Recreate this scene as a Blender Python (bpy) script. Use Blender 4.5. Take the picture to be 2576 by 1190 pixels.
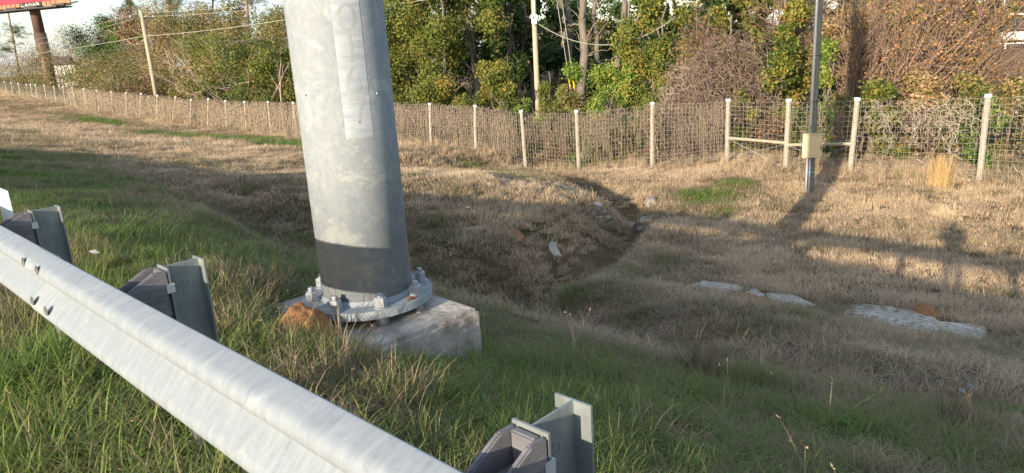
import bpy, bmesh, math, random
import numpy as np
from mathutils import Matrix, Vector, noise as mnoise
random.seed(7); RNG = np.random.default_rng(11)
sc = bpy.context.scene
for o in list(bpy.data.objects): bpy.data.objects.remove(o)
COL = sc.collection
R_ = math.radians

# ------------------------------------------------------------------ camera, sky, sun, exposure
CAMH = 1.55                                   # eye height over the road shoulder
FPX, CX, CY = 1790.0, 1288.0, 595.0           # focal length and centre in a 2576 px wide frame
_nad = np.array([1690.0 - CX, 7200.0 - CY]); _L = np.hypot(*_nad); _pit = math.atan(FPX / _L)
_up = np.array([-_nad[0] / _L * math.cos(_pit), _nad[1] / _L * math.cos(_pit), -math.sin(_pit)])
_fw = np.array([0, 0, 1.0]) - _up * _up[2]; _fw /= np.linalg.norm(_fw)
_rt = np.cross(_up, _fw); _rt = _rt if _rt[0] > 0 else -_rt
RM = np.stack([_rt, _fw, _up])                # camera axes -> world (x right, y ahead, z up)
cam_d = bpy.data.cameras.new('camera'); cam = bpy.data.objects.new('camera', cam_d); COL.objects.link(cam)
cam_d.sensor_width = 36.0; cam_d.lens = 36.0 * FPX / 2576.0; cam_d.clip_start = 0.05; cam_d.clip_end = 3000
m = Matrix.Identity(4)
for r in range(3):
    m[r][0] = RM[r, 0]; m[r][1] = RM[r, 1]; m[r][2] = -RM[r, 2]
m[2][3] = CAMH
cam.matrix_world = m
sc.camera = cam

SUN_AZ, SUN_EL = 32.3, 13.6                   # the light travels towards this azimuth (from +y to +x)
sun_d = bpy.data.lights.new('sun', 'SUN'); sun = bpy.data.objects.new('sun', sun_d); COL.objects.link(sun)
sun_d.energy = 4.7; sun_d.angle = R_(0.55); sun_d.color = (1.0, 0.84, 0.64)
ldir = Vector((math.sin(R_(SUN_AZ)) * math.cos(R_(SUN_EL)), math.cos(R_(SUN_AZ)) * math.cos(R_(SUN_EL)), -math.sin(R_(SUN_EL))))
sun.rotation_euler = ldir.to_track_quat('-Z', 'Y').to_euler(); sun.location = (-20, -30, 30)
w = bpy.data.worlds.new('World'); sc.world = w; w.use_nodes = True
nt = w.node_tree; nt.nodes.clear()
sky = nt.nodes.new('ShaderNodeTexSky'); sky.sky_type = 'NISHITA'; sky.sun_disc = False
sky.sun_elevation = R_(SUN_EL); sky.sun_rotation = R_(SUN_AZ + 180.0); sky.altitude = 60; sky.air_density = 1.0; sky.dust_density = 1.0; sky.ozone_density = 1.0
tcw = nt.nodes.new('ShaderNodeTexCoord'); mpw = nt.nodes.new('ShaderNodeMapping'); mpw.inputs['Scale'].default_value = (1.0, 1.0, 4.0)
nzw = nt.nodes.new('ShaderNodeTexNoise'); nzw.inputs['Scale'].default_value = 2.4; nzw.inputs['Detail'].default_value = 6
rmw = nt.nodes.new('ShaderNodeValToRGB'); rmw.color_ramp.elements[0].position = 0.36; rmw.color_ramp.elements[1].position = 0.74
mxw = nt.nodes.new('ShaderNodeMixRGB'); mxw.inputs[2].default_value = (3.0, 3.5, 4.4, 1)
bgw = nt.nodes.new('ShaderNodeBackground'); bgw.inputs[1].default_value = 0.15
ow = nt.nodes.new('ShaderNodeOutputWorld')
L = nt.links.new
L(tcw.outputs['Generated'], mpw.inputs[0]); L(mpw.outputs[0], nzw.inputs['Vector']); L(nzw.outputs[0], rmw.inputs[0])
L(rmw.outputs[0], mxw.inputs[0]); L(sky.outputs[0], mxw.inputs[1]); L(mxw.outputs[0], bgw.inputs[0]); L(bgw.outputs[0], ow.inputs[0])
sc.view_settings.view_transform = 'Standard'; sc.view_settings.look = 'None'
sc.view_settings.exposure = 0.97; sc.view_settings.gamma = 1.0; sc.view_settings.use_curve_mapping = False
sc.render.resolution_x = 1024; sc.render.resolution_y = 473
sc.cycles.max_bounces = 6; sc.cycles.transparent_max_bounces = 8

# ------------------------------------------------------------------ frames of reference
_a = R_(-45.7)
UX, UY = math.sin(_a), math.cos(_a)           # along the road
NX, NY = UY, -UX                              # away from the road, towards the fence
def sp2xy(s, p): return s * UX + p * NX, s * UY + p * NY
def xy2sp(x, y): return x * UX + y * UY, x * NX + y * NY
def ray(px, py):
    return RM @ np.array([(px - CX) / FPX, (CY - py) / FPX, 1.0])
def at_p(px, py, p):
    """point on the line of sight at distance p from the road edge line"""
    r = ray(px, py); t = p / (r[0] * NX + r[1] * NY)
    return Vector((r[0] * t, r[1] * t, r[2] * t + CAMH))
def at_z(px, py, z):
    """point on the line of sight at height z relative to the eye"""
    r = ray(px, py); t = z / r[2]
    return Vector((r[0] * t, r[1] * t, r[2] * t + CAMH))

# ------------------------------------------------------------------ terrain height
def sstep(a, b, x):
    t = np.clip((x - a) / (b - a), 0, 1); return t * t * (3 - 2 * t)
FENCE_P = 24.5
_fs = np.array([-60, 0, 4.4, 8.1, 12.5, 15.7, 17.5, 19.5, 22.7, 24.3, 26, 29.5, 47, 57, 71, 82, 93, 107, 140, 300])
_fz = np.array([-4.4, -4.6, -4.74, -4.78, -4.78, -5.2, -5.5, -5.85, -5.85, -5.3, -5.05, -5.1, -5.3, -5.0, -4.75, -4.6, -4.1, -3.3, -2.6, -2.2])
_rp = np.array([-400, -6, -0.5, 0.2, 1.3, 2.0, 3.2, 5, 8, 11, 12.2, 14, 17.2, 20])
_rz = np.array([-1.5, -1.45, -1.55, -1.57, -1.58, -1.72, -2.10, -2.66, -3.55, -4.48, -4.68, -4.80, -4.88, -4.88])
_lp = np.array([-400, -6, -0.5, 0.2, 1.0, 1.7, 2.4, 4, 6, 8, 10.5])
_lz = np.array([-1.5, -1.45, -1.55, -1.57, -1.55, -1.44, -1.60, -1.98, -2.38, -2.78, -3.25])
def gdrop(s): return -0.028 * np.clip(np.asarray(s, float) - 6, 0, 8) - 0.004 * np.clip(np.asarray(s, float) - 14, 0, 30)   # the road falls gently away to the left
CREEK = np.array([[60, 62, -6.6], [40, 44, -6.2], [27, 30, -5.95], [22, 23.9, -5.7], [18.6, 21.6, -5.6], [16.2, 20.1, -5.5], [13.35, 18.0, -5.42], [11.4, 16.9, -5.4],
                  [10.8, 16.1, -5.4], [10.0, 14.3, -5.35], [9.13, 11.65, -5.3], [8.7, 10.05, -5.25], [8.6, 9.0, -5.2], [8.3, 7.4, -5.1], [8.0, 6.3, -4.95]])
BUMPS = [(12.8, 11.5, 2.0, 2.4, 0.30), (15.2, 13.8, 2.6, 2.4, 0.35)]
def height(s, p):
    """ground height relative to the eye, s along the road, p across it"""
    s = np.asarray(s, float); p = np.asarray(p, float); s, p = np.broadcast_arrays(s, p)
    zf = np.interp(s, _fs, _fz)
    t = np.clip((p - 20) / (FENCE_P - 20), 0, 1); zr = np.interp(p, _rp, _rz); zr = np.where(p > 20, -4.88 * (1 - t) + zf * t, zr)
    zr = zr + np.clip(p - FENCE_P, 0, 40) * 0.035
    t = np.clip((p - 10.5) / (FENCE_P - 10.5), 0, 1); zl = np.where(p > 10.5, -3.25 * (1 - t) + zf * t, np.interp(p, _lp, _lz))
    zl = zl + gdrop(s) * np.clip(1 - np.clip(p, 0, None) / FENCE_P, 0, 1)
    side = np.interp(p, [0, 8, 11, 16, 20, 24.5, 60], [2.2, 8.5, 9.2, 10.8, 16.2, 22.5, 60])
    z = zr + (zl - zr) * sstep(-2.2, 3.8, s - side)
    z = np.where(p < 2.6, zr + (zl - zr) * sstep(1.2, 4.2, s), z) * 1.0 if False else z
    for bs, bp, ws, wp, h in BUMPS:
        z = z + h * np.exp(-((s - bs) / ws) ** 2 - ((p - bp) / wp) ** 2)
    # creek channel
    d = np.full(s.shape, 1e9); zb = np.zeros(s.shape)
    for i in range(len(CREEK) - 1):
        a, b = CREEK[i], CREEK[i + 1]; v = b[:2] - a[:2]; ll = (v ** 2).sum()
        q = np.clip(((s - a[0]) * v[0] + (p - a[1]) * v[1]) / ll, 0, 1)
        dd = np.hypot(s - a[0] - q * v[0], p - a[1] - q * v[1]); zz = a[2] + q * (b[2] - a[2])
        zb = np.where(dd < d, zz, zb); d = np.minimum(d, dd)
    zv = zb + 0.80 + 0.22 * (1 - sstep(12, 17, p)) - 0.62 * (1 - sstep(7.4, 9.6, p)) + 0.19 * d + np.clip(6.3 - p, 0, 9) * 0.9; k = 0.5; h = np.clip(0.5 + 0.5 * (zv - z) / k, 0, 1); z = zv * (1 - h) + z * h - k * h * (1 - h)
    zc = zb + np.clip(d - 0.22, 0, None) * 1.05
    k = 0.22; h = np.clip(0.5 + 0.5 * (zc - z) / k, 0, 1)
    z = zc * (1 - h) + z * h - k * h * (1 - h)
    # unevenness
    amp = sstep(0.8, 3.0, p) * 0.05
    z = z + amp * (np.sin(s * 1.9 + 1.3 * np.sin(p * 0.7)) * np.sin(p * 1.6 + 0.9 * np.sin(s * 1.1)) + 0.6 * np.sin(s * 4.3 + p * 2.1) * np.sin(p * 3.7 - s * 1.3))
    # far road embankment
    z = z + sstep(48, 60, p) * (-2.35 - z)
    # distant land
    far = sstep(60, 200, np.hypot(s, p)); z = z * (1 - far) + (-2.6 - 0.0 * s) * far
    return z
def gz(x, y):
    s, p = xy2sp(x, y); return float(height(s, p)) + CAMH
def ground_at(px, py):
    """where a line of sight meets the ground"""
    r = ray(px, py); t = np.concatenate([np.linspace(1.2, 40, 1600), np.linspace(40, 400, 1500)])
    s, p = xy2sp(r[0] * t, r[1] * t); below = r[2] * t < height(s, p)
    i = int(np.argmax(below)) if below.any() else len(t) - 1
    return Vector((r[0] * t[i], r[1] * t[i], r[2] * t[i] + CAMH))

# ------------------------------------------------------------------ materials
def nodes_of(name):
    mt = bpy.data.materials.new(name); mt.use_nodes = True
    n = mt.node_tree.nodes; return mt, n, mt.node_tree.links.new, n['Principled BSDF']
def ramp(n, stops):
    r = n.new('ShaderNodeValToRGB'); e = r.color_ramp.elements
    while len(e) > 1: e.remove(e[-1])
    e[0].position = stops[0][0]; e[0].color = (*stops[0][1], 1)
    for pos, c in stops[1:]:
        k = e.new(pos); k.color = (*c, 1)
    return r
def noise_mat(name, stops, scale=6, detail=6, rough=0.8, metal=0.0, bump=0.2, bscale=None, stretch=None, spec=0.4, dist=0.02):
    mt, n, l, b = nodes_of(name)
    tc = n.new('ShaderNodeTexCoord'); mp = n.new('ShaderNodeMapping')
    if stretch: mp.inputs['Scale'].default_value = stretch
    nz = n.new('ShaderNodeTexNoise'); nz.inputs['Scale'].default_value = scale; nz.inputs['Detail'].default_value = detail; nz.inputs['Roughness'].default_value = 0.62
    r = ramp(n, stops); l(tc.outputs['Object'], mp.inputs[0]); l(mp.outputs[0], nz.inputs['Vector']); l(nz.outputs[0], r.inputs[0]); l(r.outputs[0], b.inputs['Base Color'])
    b.inputs['Roughness'].default_value = rough; b.inputs['Metallic'].default_value = metal; b.inputs['Specular IOR Level'].default_value = spec
    if bump:
        n2 = n.new('ShaderNodeTexNoise'); n2.inputs['Scale'].default_value = bscale or scale * 4; n2.inputs['Detail'].default_value = 5
        bp = n.new('ShaderNodeBump'); bp.inputs['Strength'].default_value = bump; bp.inputs['Distance'].default_value = dist
        l(mp.outputs[0], n2.inputs['Vector']); l(n2.outputs[0], bp.inputs['Height']); l(bp.outputs[0], b.inputs['Normal'])
    return mt
def plain(name, c, rough=0.6, metal=0.0, var=0.12):
    return noise_mat(name, [(0.3, tuple(x * (1 - var) for x in c)), (0.7, tuple(min(1, x * (1 + var)) for x in c))], scale=9, rough=rough, metal=metal, bump=0.1)

def galv_mat(name, lo, hi, streak, spangle=26, rough=0.42, metal=0.45, blot=(0.57, 0.66), bf=0.55):
    """hot-dip galvanised steel: dull zinc with blotches, pale stains and fine streaks"""
    mt, n, l, b = nodes_of(name)
    tc = n.new('ShaderNodeTexCoord'); mp = n.new('ShaderNodeMapping'); mp.inputs['Scale'].default_value = streak
    n1 = n.new('ShaderNodeTexNoise'); n1.inputs['Scale'].default_value = 5.0; n1.inputs['Detail'].default_value = 10; n1.inputs['Roughness'].default_value = 0.7
    v = n.new('ShaderNodeTexVoronoi'); v.inputs['Scale'].default_value = spangle; v.inputs['Randomness'].default_value = 1
    n2 = n.new('ShaderNodeTexNoise'); n2.inputs['Scale'].default_value = 4.2; n2.inputs['Detail'].default_value = 12; n2.inputs['Roughness'].default_value = 0.75; n2.inputs['Distortion'].default_value = 0.6
    r1 = ramp(n, [(0.32, lo), (0.68, hi)]); r2 = ramp(n, [(blot[0], (0, 0, 0)), (blot[1], (1, 1, 1))])
    mx = n.new('ShaderNodeMixRGB'); mx.inputs[2].default_value = (min(1, hi[0] * 1.35), min(1, hi[1] * 1.32), min(1, hi[2] * 1.22), 1)
    m2 = n.new('ShaderNodeMixRGB'); m2.blend_type = 'MULTIPLY'; m2.inputs[0].default_value = 0.10
    f = n.new('ShaderNodeMath'); f.operation = 'MULTIPLY'; f.inputs[1].default_value = bf
    for x in (n1,): l(mp.outputs[0], x.inputs['Vector'])
    l(tc.outputs['Object'], mp.inputs[0]); l(tc.outputs['Object'], v.inputs['Vector']); l(tc.outputs['Object'], n2.inputs['Vector'])
    l(n1.outputs[0], r1.inputs[0]); l(n2.outputs[0], r2.inputs[0]); l(r2.outputs[0], f.inputs[0]); l(f.outputs[0], mx.inputs[0]); l(r1.outputs[0], mx.inputs[1])
    l(mx.outputs[0], m2.inputs[1]); l(v.outputs['Color'], m2.inputs[2])
    h = n.new('ShaderNodeHueSaturation'); h.inputs['Saturation'].default_value = 0.0; l(v.outputs['Color'], h.inputs['Color']); l(h.outputs[0], m2.inputs[2])
    l(m2.outputs[0], b.inputs['Base Color']); b.inputs['Roughness'].default_value = rough; b.inputs['Metallic'].default_value = metal
    bp = n.new('ShaderNodeBump'); bp.inputs['Strength'].default_value = 0.12; bp.inputs['Distance'].default_value = 0.004; l(n1.outputs[0], bp.inputs['Height']); l(bp.outputs[0], b.inputs['Normal'])
    return mt

M = {}
M['bolt_zinc'] = plain('zinc_bolt', (0.32, 0.34, 0.36), 0.5, 0.2)
M['stamp'] = plain('stamp_grey', (0.13, 0.155, 0.155))  # dark grey of the mark stamped on the posts
M['galv_rail'] = galv_mat('galvanised_rail', (0.205, 0.24, 0.27), (0.285, 0.32, 0.345), (8, 1.6, 1.6), 70, 0.6, 0.08)
M['galv_pole'] = galv_mat('galvanised_pole', (0.20, 0.235, 0.265), (0.275, 0.30, 0.315), (4, 4, 3.0), 44, 0.8, 0.0, (0.54, 0.60), 0.6)
M['galv_post'] = galv_mat('galvanised_post', (0.17, 0.20, 0.20), (0.27, 0.30, 0.30), (4, 4, 2), 30, 0.5, 0.3)
M['zinc_paint'] = noise_mat('zinc_paint', [(0.35, (0.30, 0.335, 0.37)), (0.62, (0.40, 0.43, 0.46)), (0.72, (0.58, 0.60, 0.60))], scale=5, stretch=(1, 1, 6), rough=0.5, metal=0.15, bump=0.1)
M['numeral'] = noise_mat('numeral_paint', [(0.3, (0.25, 0.28, 0.29)), (0.7, (0.33, 0.36, 0.375))], scale=30, rough=0.6, bump=0.05)
M['plastic'] = noise_mat('blockout_plastic', [(0.3, (0.10, 0.10, 0.11)), (0.7, (0.20, 0.195, 0.205))], scale=9, stretch=(1, 1, 4), rough=0.55, bump=0.15)
M['concrete'] = noise_mat('concrete', [(0.3, (0.20, 0.17, 0.14)), (0.5, (0.40, 0.36, 0.31)), (0.7, (0.55, 0.50, 0.44))], scale=4, detail=10, rough=0.92, bump=0.5, bscale=26)
M['gravelcrete'] = noise_mat('weathered_paving', [(0.32, (0.11, 0.095, 0.075)), (0.47, (0.36, 0.32, 0.26)), (0.7, (0.62, 0.56, 0.46))], scale=9, detail=12, rough=0.95, bump=0.9, bscale=45)
M['rust'] = plain('rusty_debris', (0.22, 0.10, 0.05))
M['clay'] = noise_mat('ant_clay', [(0.3, (0.20, 0.085, 0.032)), (0.7, (0.40, 0.205, 0.085))], scale=14, detail=8, rough=1.0, bump=0.9, bscale=40)
M['asphalt'] = noise_mat('asphalt', [(0.3, (0.035, 0.035, 0.036)), (0.7, (0.075, 0.073, 0.07))], scale=60, rough=0.9, bump=0.4, bscale=200)
M['road_paint'] = plain('road_paint', (0.78, 0.78, 0.75))
M['wood_post'] = noise_mat('weathered_post', [(0.3, (0.22, 0.195, 0.155)), (0.7, (0.46, 0.42, 0.345))], scale=8, stretch=(5, 5, 0.7), rough=0.9, bump=0.4)
M['post_cap'] = plain('post_cap', (0.80, 0.80, 0.78))
M['pole_wood'] = noise_mat('pole_wood', [(0.3, (0.26, 0.23, 0.16)), (0.7, (0.44, 0.40, 0.29))], scale=6, stretch=(6, 6, 0.5), rough=0.9, bump=0.4)
M['pole_grey'] = noise_mat('pole_grey_wood', [(0.3, (0.11, 0.11, 0.09)), (0.7, (0.23, 0.23, 0.20))], scale=6, stretch=(8, 8, 0.4), rough=0.85, bump=0.4)
M['wire'] = plain('fence_wire', (0.30, 0.29, 0.26), 0.5, 0.3)
M['cable'] = plain('cable', (0.34, 0.35, 0.28), 0.6)
M['dark_cable'] = plain('dark_cable', (0.07, 0.07, 0.075), 0.6)
M['conduit'] = plain('conduit', (0.62, 0.64, 0.66), 0.35, 0.3)
M['beige'] = plain('beige_enclosure', (0.62, 0.49, 0.29), 0.5, 0, 0.05)
M['white'] = plain('white_plastic', (0.82, 0.82, 0.80), 0.5, 0, 0.04)
M['yellow'] = plain('yellow_guard', (0.75, 0.55, 0.03), 0.5)
M['black'] = plain('black_rubber', (0.03, 0.03, 0.03), 0.6)
M['bill_red'] = plain('billboard_red', (0.62, 0.02, 0.05), 0.5, 0, 0.05)
M['bill_orange'] = plain('billboard_orange', (0.75, 0.25, 0.10), 0.5, 0, 0.05)
M['bill_wood'] = noise_mat('billboard_apron', [(0.3, (0.26, 0.13, 0.07)), (0.7, (0.42, 0.22, 0.12))], scale=4, rough=0.8)
M['bill_steel'] = noise_mat('billboard_steel', [(0.3, (0.10, 0.065, 0.05)), (0.7, (0.20, 0.135, 0.11))], scale=2, stretch=(1, 1, .3), rough=0.5, metal=0.2)
M['dark_steel'] = plain('dark_steel', (0.04, 0.035, 0.035), 0.6)
M['stone'] = noise_mat('creek_stone', [(0.3, (0.11, 0.10, 0.085)), (0.5, (0.24, 0.22, 0.19)), (0.7, (0.40, 0.37, 0.33))], scale=5, detail=10, rough=0.95, bump=0.7, bscale=20)
M['roof'] = plain('brown_roof', (0.14, 0.10, 0.10), 0.8)
M['wall'] = plain('white_siding', (0.70, 0.70, 0.70), 0.7)
M['car_red'] = plain('car_red', (0.30, 0.03, 0.03), 0.3)
M['car_dark'] = plain('car_dark', (0.03, 0.03, 0.04), 0.25)
M['glass'] = plain('dark_glass', (0.03, 0.035, 0.04), 0.1)
M['cream'] = plain('cream_panel', (0.74, 0.70, 0.58), 0.5)
M['stop_red'] = plain('stop_red', (0.55, 0.05, 0.04), 0.5)
M['orange'] = plain('orange_scrap', (0.75, 0.36, 0.05), 0.5)
M['skin'] = plain('skin', (0.45, 0.28, 0.20), 0.6)
M['cloth'] = plain('dark_cloth', (0.08, 0.09, 0.12), 0.9)
M['denim'] = plain('denim', (0.07, 0.10, 0.18), 0.9)
M['hair'] = plain('hair', (0.12, 0.10, 0.09), 0.8)

def bark_mat(name, lo, hi):
    return noise_mat(name, [(0.3, lo), (0.7, hi)], scale=5, stretch=(3, 3, 0.6), rough=0.95, bump=0.5)
M['bark'] = bark_mat('grey_bark', (0.09, 0.075, 0.06), (0.24, 0.21, 0.175))
M['bark_pine'] = bark_mat('pine_bark', (0.17, 0.10, 0.07), (0.36, 0.25, 0.18))
M['twig'] = bark_mat('twig_bark', (0.14, 0.09, 0.065), (0.30, 0.21, 0.16))
M['twig_pale'] = bark_mat('pale_twig', (0.26, 0.20, 0.16), (0.46, 0.38, 0.32))
M['twig_mix'] = bark_mat('dead_vine_bark', (0.13, 0.095, 0.075), (0.33, 0.255, 0.21))
M['twig_grey'] = bark_mat('grey_twig', (0.20, 0.18, 0.17), (0.36, 0.33, 0.31))

def leaf_mat(name, stops, trans=0.3, instancer=False, rough=0.6):
    """colour by the leaf's own 'tint'; with instancer, by the clump's tint plus the blade's own"""
    mt, n, l, b = nodes_of(name); out = n['Material Output']
    at = n.new('ShaderNodeAttribute'); at.attribute_name = 'tint'
    val = at.outputs['Fac']
    if instancer:
        ai = n.new('ShaderNodeAttribute'); ai.attribute_type = 'INSTANCER'; ai.attribute_name = 'dry'
        s1 = n.new('ShaderNodeMath'); s1.operation = 'MULTIPLY_ADD'; s1.inputs[1].default_value = 0.5; l(at.outputs['Fac'], s1.inputs[0])
        s0 = n.new('ShaderNodeMath'); s0.operation = 'SUBTRACT'; s0.inputs[1].default_value = 0.25; l(ai.outputs['Fac'], s0.inputs[0]); l(s0.outputs[0], s1.inputs[2]); val = s1.outputs[0]
    r = ramp(n, stops); l(val, r.inputs[0]); l(r.outputs[0], b.inputs['Base Color'])
    b.inputs['Roughness'].default_value = rough; b.inputs['Specular IOR Level'].default_value = 0.25
    tr = n.new('ShaderNodeBsdfTranslucent'); l(r.outputs[0], tr.inputs[0]); mx = n.new('ShaderNodeMixShader'); mx.inputs[0].default_value = trans
    l(b.outputs[0], mx.inputs[1]); l(tr.outputs[0], mx.inputs[2]); l(mx.outputs[0], out.inputs[0])
    return mt
M['leaf_gold'] = leaf_mat('gold_green_leaf', [(0.0, (0.045, 0.085, 0.018)), (0.35, (0.12, 0.165, 0.032)), (0.7, (0.24, 0.24, 0.05)), (0.9, (0.34, 0.285, 0.065)), (1.0, (0.36, 0.20, 0.07))])
M['leaf_green'] = leaf_mat('green_leaf', [(0.0, (0.040, 0.088, 0.019)), (0.45, (0.104, 0.200, 0.032)), (0.85, (0.208, 0.320, 0.056)), (1.0, (0.384, 0.336, 0.080))])
M['leaf_dark'] = leaf_mat('dark_leaf', [(0.0, (0.018, 0.039, 0.012)), (0.5, (0.045, 0.087, 0.021)), (0.85, (0.090, 0.135, 0.033)), (1.0, (0.240, 0.135, 0.060))])
M['leaf_olive'] = leaf_mat('olive_brown_leaf', [(0.0, (0.075, 0.098, 0.027)), (0.4, (0.165, 0.173, 0.048)), (0.7, (0.255, 0.210, 0.075)), (0.9, (0.360, 0.225, 0.120)), (1.0, (0.495, 0.345, 0.210))])
M['leaf_brown'] = leaf_mat('brown_leaf', [(0.0, (0.115, 0.075, 0.046)), (0.5, (0.230, 0.144, 0.086)), (0.85, (0.391, 0.241, 0.115)), (1.0, (0.552, 0.276, 0.069))])
M['leaf_vine'] = leaf_mat('dead_vine_leaf', [(0.0, (0.11, 0.085, 0.055)), (0.5, (0.23, 0.175, 0.115)), (1.0, (0.38, 0.30, 0.205))])
M['needle'] = leaf_mat('pine_needle', [(0.0, (0.030, 0.068, 0.022)), (0.6, (0.083, 0.143, 0.038)), (1.0, (0.195, 0.195, 0.060))])
M['grass'] = leaf_mat('grass_blade', [(0.0, (0.12, 0.205, 0.042)), (0.22, (0.215, 0.25, 0.072)), (0.40, (0.225, 0.21, 0.10)), (0.56, (0.285, 0.22, 0.145)), (0.8, (0.56, 0.42, 0.275)), (1.0, (0.70, 0.55, 0.37))], 0.3, True)
M['reed'] = leaf_mat('orange_bunchgrass', [(0.0, (0.40, 0.26, 0.11)), (1.0, (0.62, 0.46, 0.24))], 0.25)

# ------------------------------------------------------------------ mesh helpers
def mesh_obj(name, verts, faces, mat, parent=None, smooth=False, tint=None):
    """link one mesh object; faces is an (n,4) or (n,3) array or a list"""
    me = bpy.data.meshes.new(name); v = np.asarray(verts, np.float32).reshape(-1, 3)
    if isinstance(faces, np.ndarray):
        k = faces.shape[1]; me.vertices.add(len(v)); me.vertices.foreach_set('co', v.ravel())
        me.loops.add(faces.size); me.loops.foreach_set('vertex_index', faces.ravel().astype(np.int32))
        me.polygons.add(len(faces)); me.polygons.foreach_set('loop_start', np.arange(0, faces.size, k, dtype=np.int32))
        me.polygons.foreach_set('loop_total', np.full(len(faces), k, np.int32)); me.update(calc_edges=True)
    else:
        me.from_pydata([tuple(x) for x in v.tolist()], [], faces)
    if tint is not None:
        a = me.attributes.new('tint', 'FLOAT', 'POINT'); a.data.foreach_set('value', np.asarray(tint, np.float32))
    if smooth: me.polygons.foreach_set('use_smooth', [True] * len(me.polygons))
    if mat: me.materials.append(mat)
    o = bpy.data.objects.new(name, me); COL.objects.link(o)
    if parent: o.parent = parent
    return o
def link_mesh(name, me, parent=None):
    o = bpy.data.objects.new(name, me); COL.objects.link(o)
    if parent: o.parent = parent
    return o
def bm_obj(name, bm, mat, parent=None, smooth=False):
    bmesh.ops.recalc_face_normals(bm, faces=bm.faces)
    me = bpy.data.meshes.new(name); bm.to_mesh(me); bm.free()
    if smooth: me.polygons.foreach_set('use_smooth', [True] * len(me.polygons))
    me.materials.append(mat); return link_mesh(name, me, parent)
def empty(name, loc=(0, 0, 0), label=None, cat=None, group=None, rot=None):
    o = bpy.data.objects.new(name, None); COL.objects.link(o); o.location = loc; o.empty_display_size = 0.1
    if rot is not None: o.rotation_euler = rot
    tag(o, label, cat, group); return o
def tag(o, label=None, cat=None, group=None, kind=None):
    if label: o['label'] = label
    if cat: o['category'] = cat
    if group: o['group'] = group
    if kind: o['kind'] = kind
    return o
def boxv(x0, x1, y0, y1, z0, z1):
    v = [(x, y, z) for z in (z0, z1) for y in (y0, y1) for x in (x0, x1)]
    f = [(0, 2, 3, 1), (4, 5, 7, 6), (0, 1, 5, 4), (2, 6, 7, 3), (0, 4, 6, 2), (1, 3, 7, 5)]
    return v, f
class MB:
    def __init__(s): s.v = []; s.f = []
    def add(s, v, f):
        o = len(s.v); s.v += [tuple(map(float, x)) for x in v]; s.f += [tuple(i + o for i in q) for q in f]; return s
    def box(s, *a, mtx=None):
        v, f = boxv(*a)
        if mtx is not None: v = [mtx @ Vector(x) for x in v]
        return s.add(v, f)
    def tube(s, pts, rad, n=8, cap=True):
        v, f = tube_vf(pts, rad, n, cap); return s.add(v, f)
    def obj(s, name, mat, parent=None, smooth=False, bevel=0):
        bm = bmesh.new(); vs = [bm.verts.new(x) for x in s.v]
        for q in s.f:
            try: bm.faces.new([vs[i] for i in q])
            except ValueError: pass
        if bevel: bmesh.ops.bevel(bm, geom=list(bm.edges), offset=bevel, segments=2, affect='EDGES', clamp_overlap=True)
        return bm_obj(name, bm, mat, parent, smooth)
def tube_vf(pts, rad, n=8, cap=True):
    pts = [Vector(p) for p in pts]; k = len(pts); rad = [rad] * k if not hasattr(rad, '__len__') else rad
    v = []; f = []; ref = None
    for i, p in enumerate(pts):
        d = (pts[min(i + 1, k - 1)] - pts[max(i - 1, 0)]).normalized()
        if ref is None: ref = Vector((1, 0, 0)) if abs(d.x) < 0.8 else Vector((0, 1, 0))
        a = (ref - d * ref.dot(d)).normalized(); b = d.cross(a); ref = a
        for j in range(n):
            t = 2 * math.pi * j / n; v.append(p + (a * math.cos(t) + b * math.sin(t)) * rad[i])
    for i in range(k - 1):
        for j in range(n):
            f.append((i * n + j, i * n + (j + 1) % n, (i + 1) * n + (j + 1) % n, (i + 1) * n + j))
    if cap: f += [tuple(range(n))[::-1], tuple(range((k - 1) * n, k * n))]
    return v, f
def lathe_vf(prof, n=24, c=(0, 0)):
    v = []; f = []
    for r, z in prof:
        for j in range(n): t = 2 * math.pi * j / n; v.append((c[0] + r * math.cos(t), c[1] + r * math.sin(t), z))
    for i in range(len(prof) - 1):
        for j in range(n): f.append((i * n + j, i * n + (j + 1) % n, (i + 1) * n + (j + 1) % n, (i + 1) * n + j))
    f += [tuple(range(n))[::-1], tuple(range((len(prof) - 1) * n, len(prof) * n))]
    return v, f
def copy_tree(o, parent=None):
    c = o.copy(); COL.objects.link(c)
    if parent: c.parent = parent
    for ch in list(o.children): copy_tree(ch, c)
    return c
ROADROT = math.atan2(UY, UX)                     # rotates local +x onto the road direction; local +y is then -n

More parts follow.
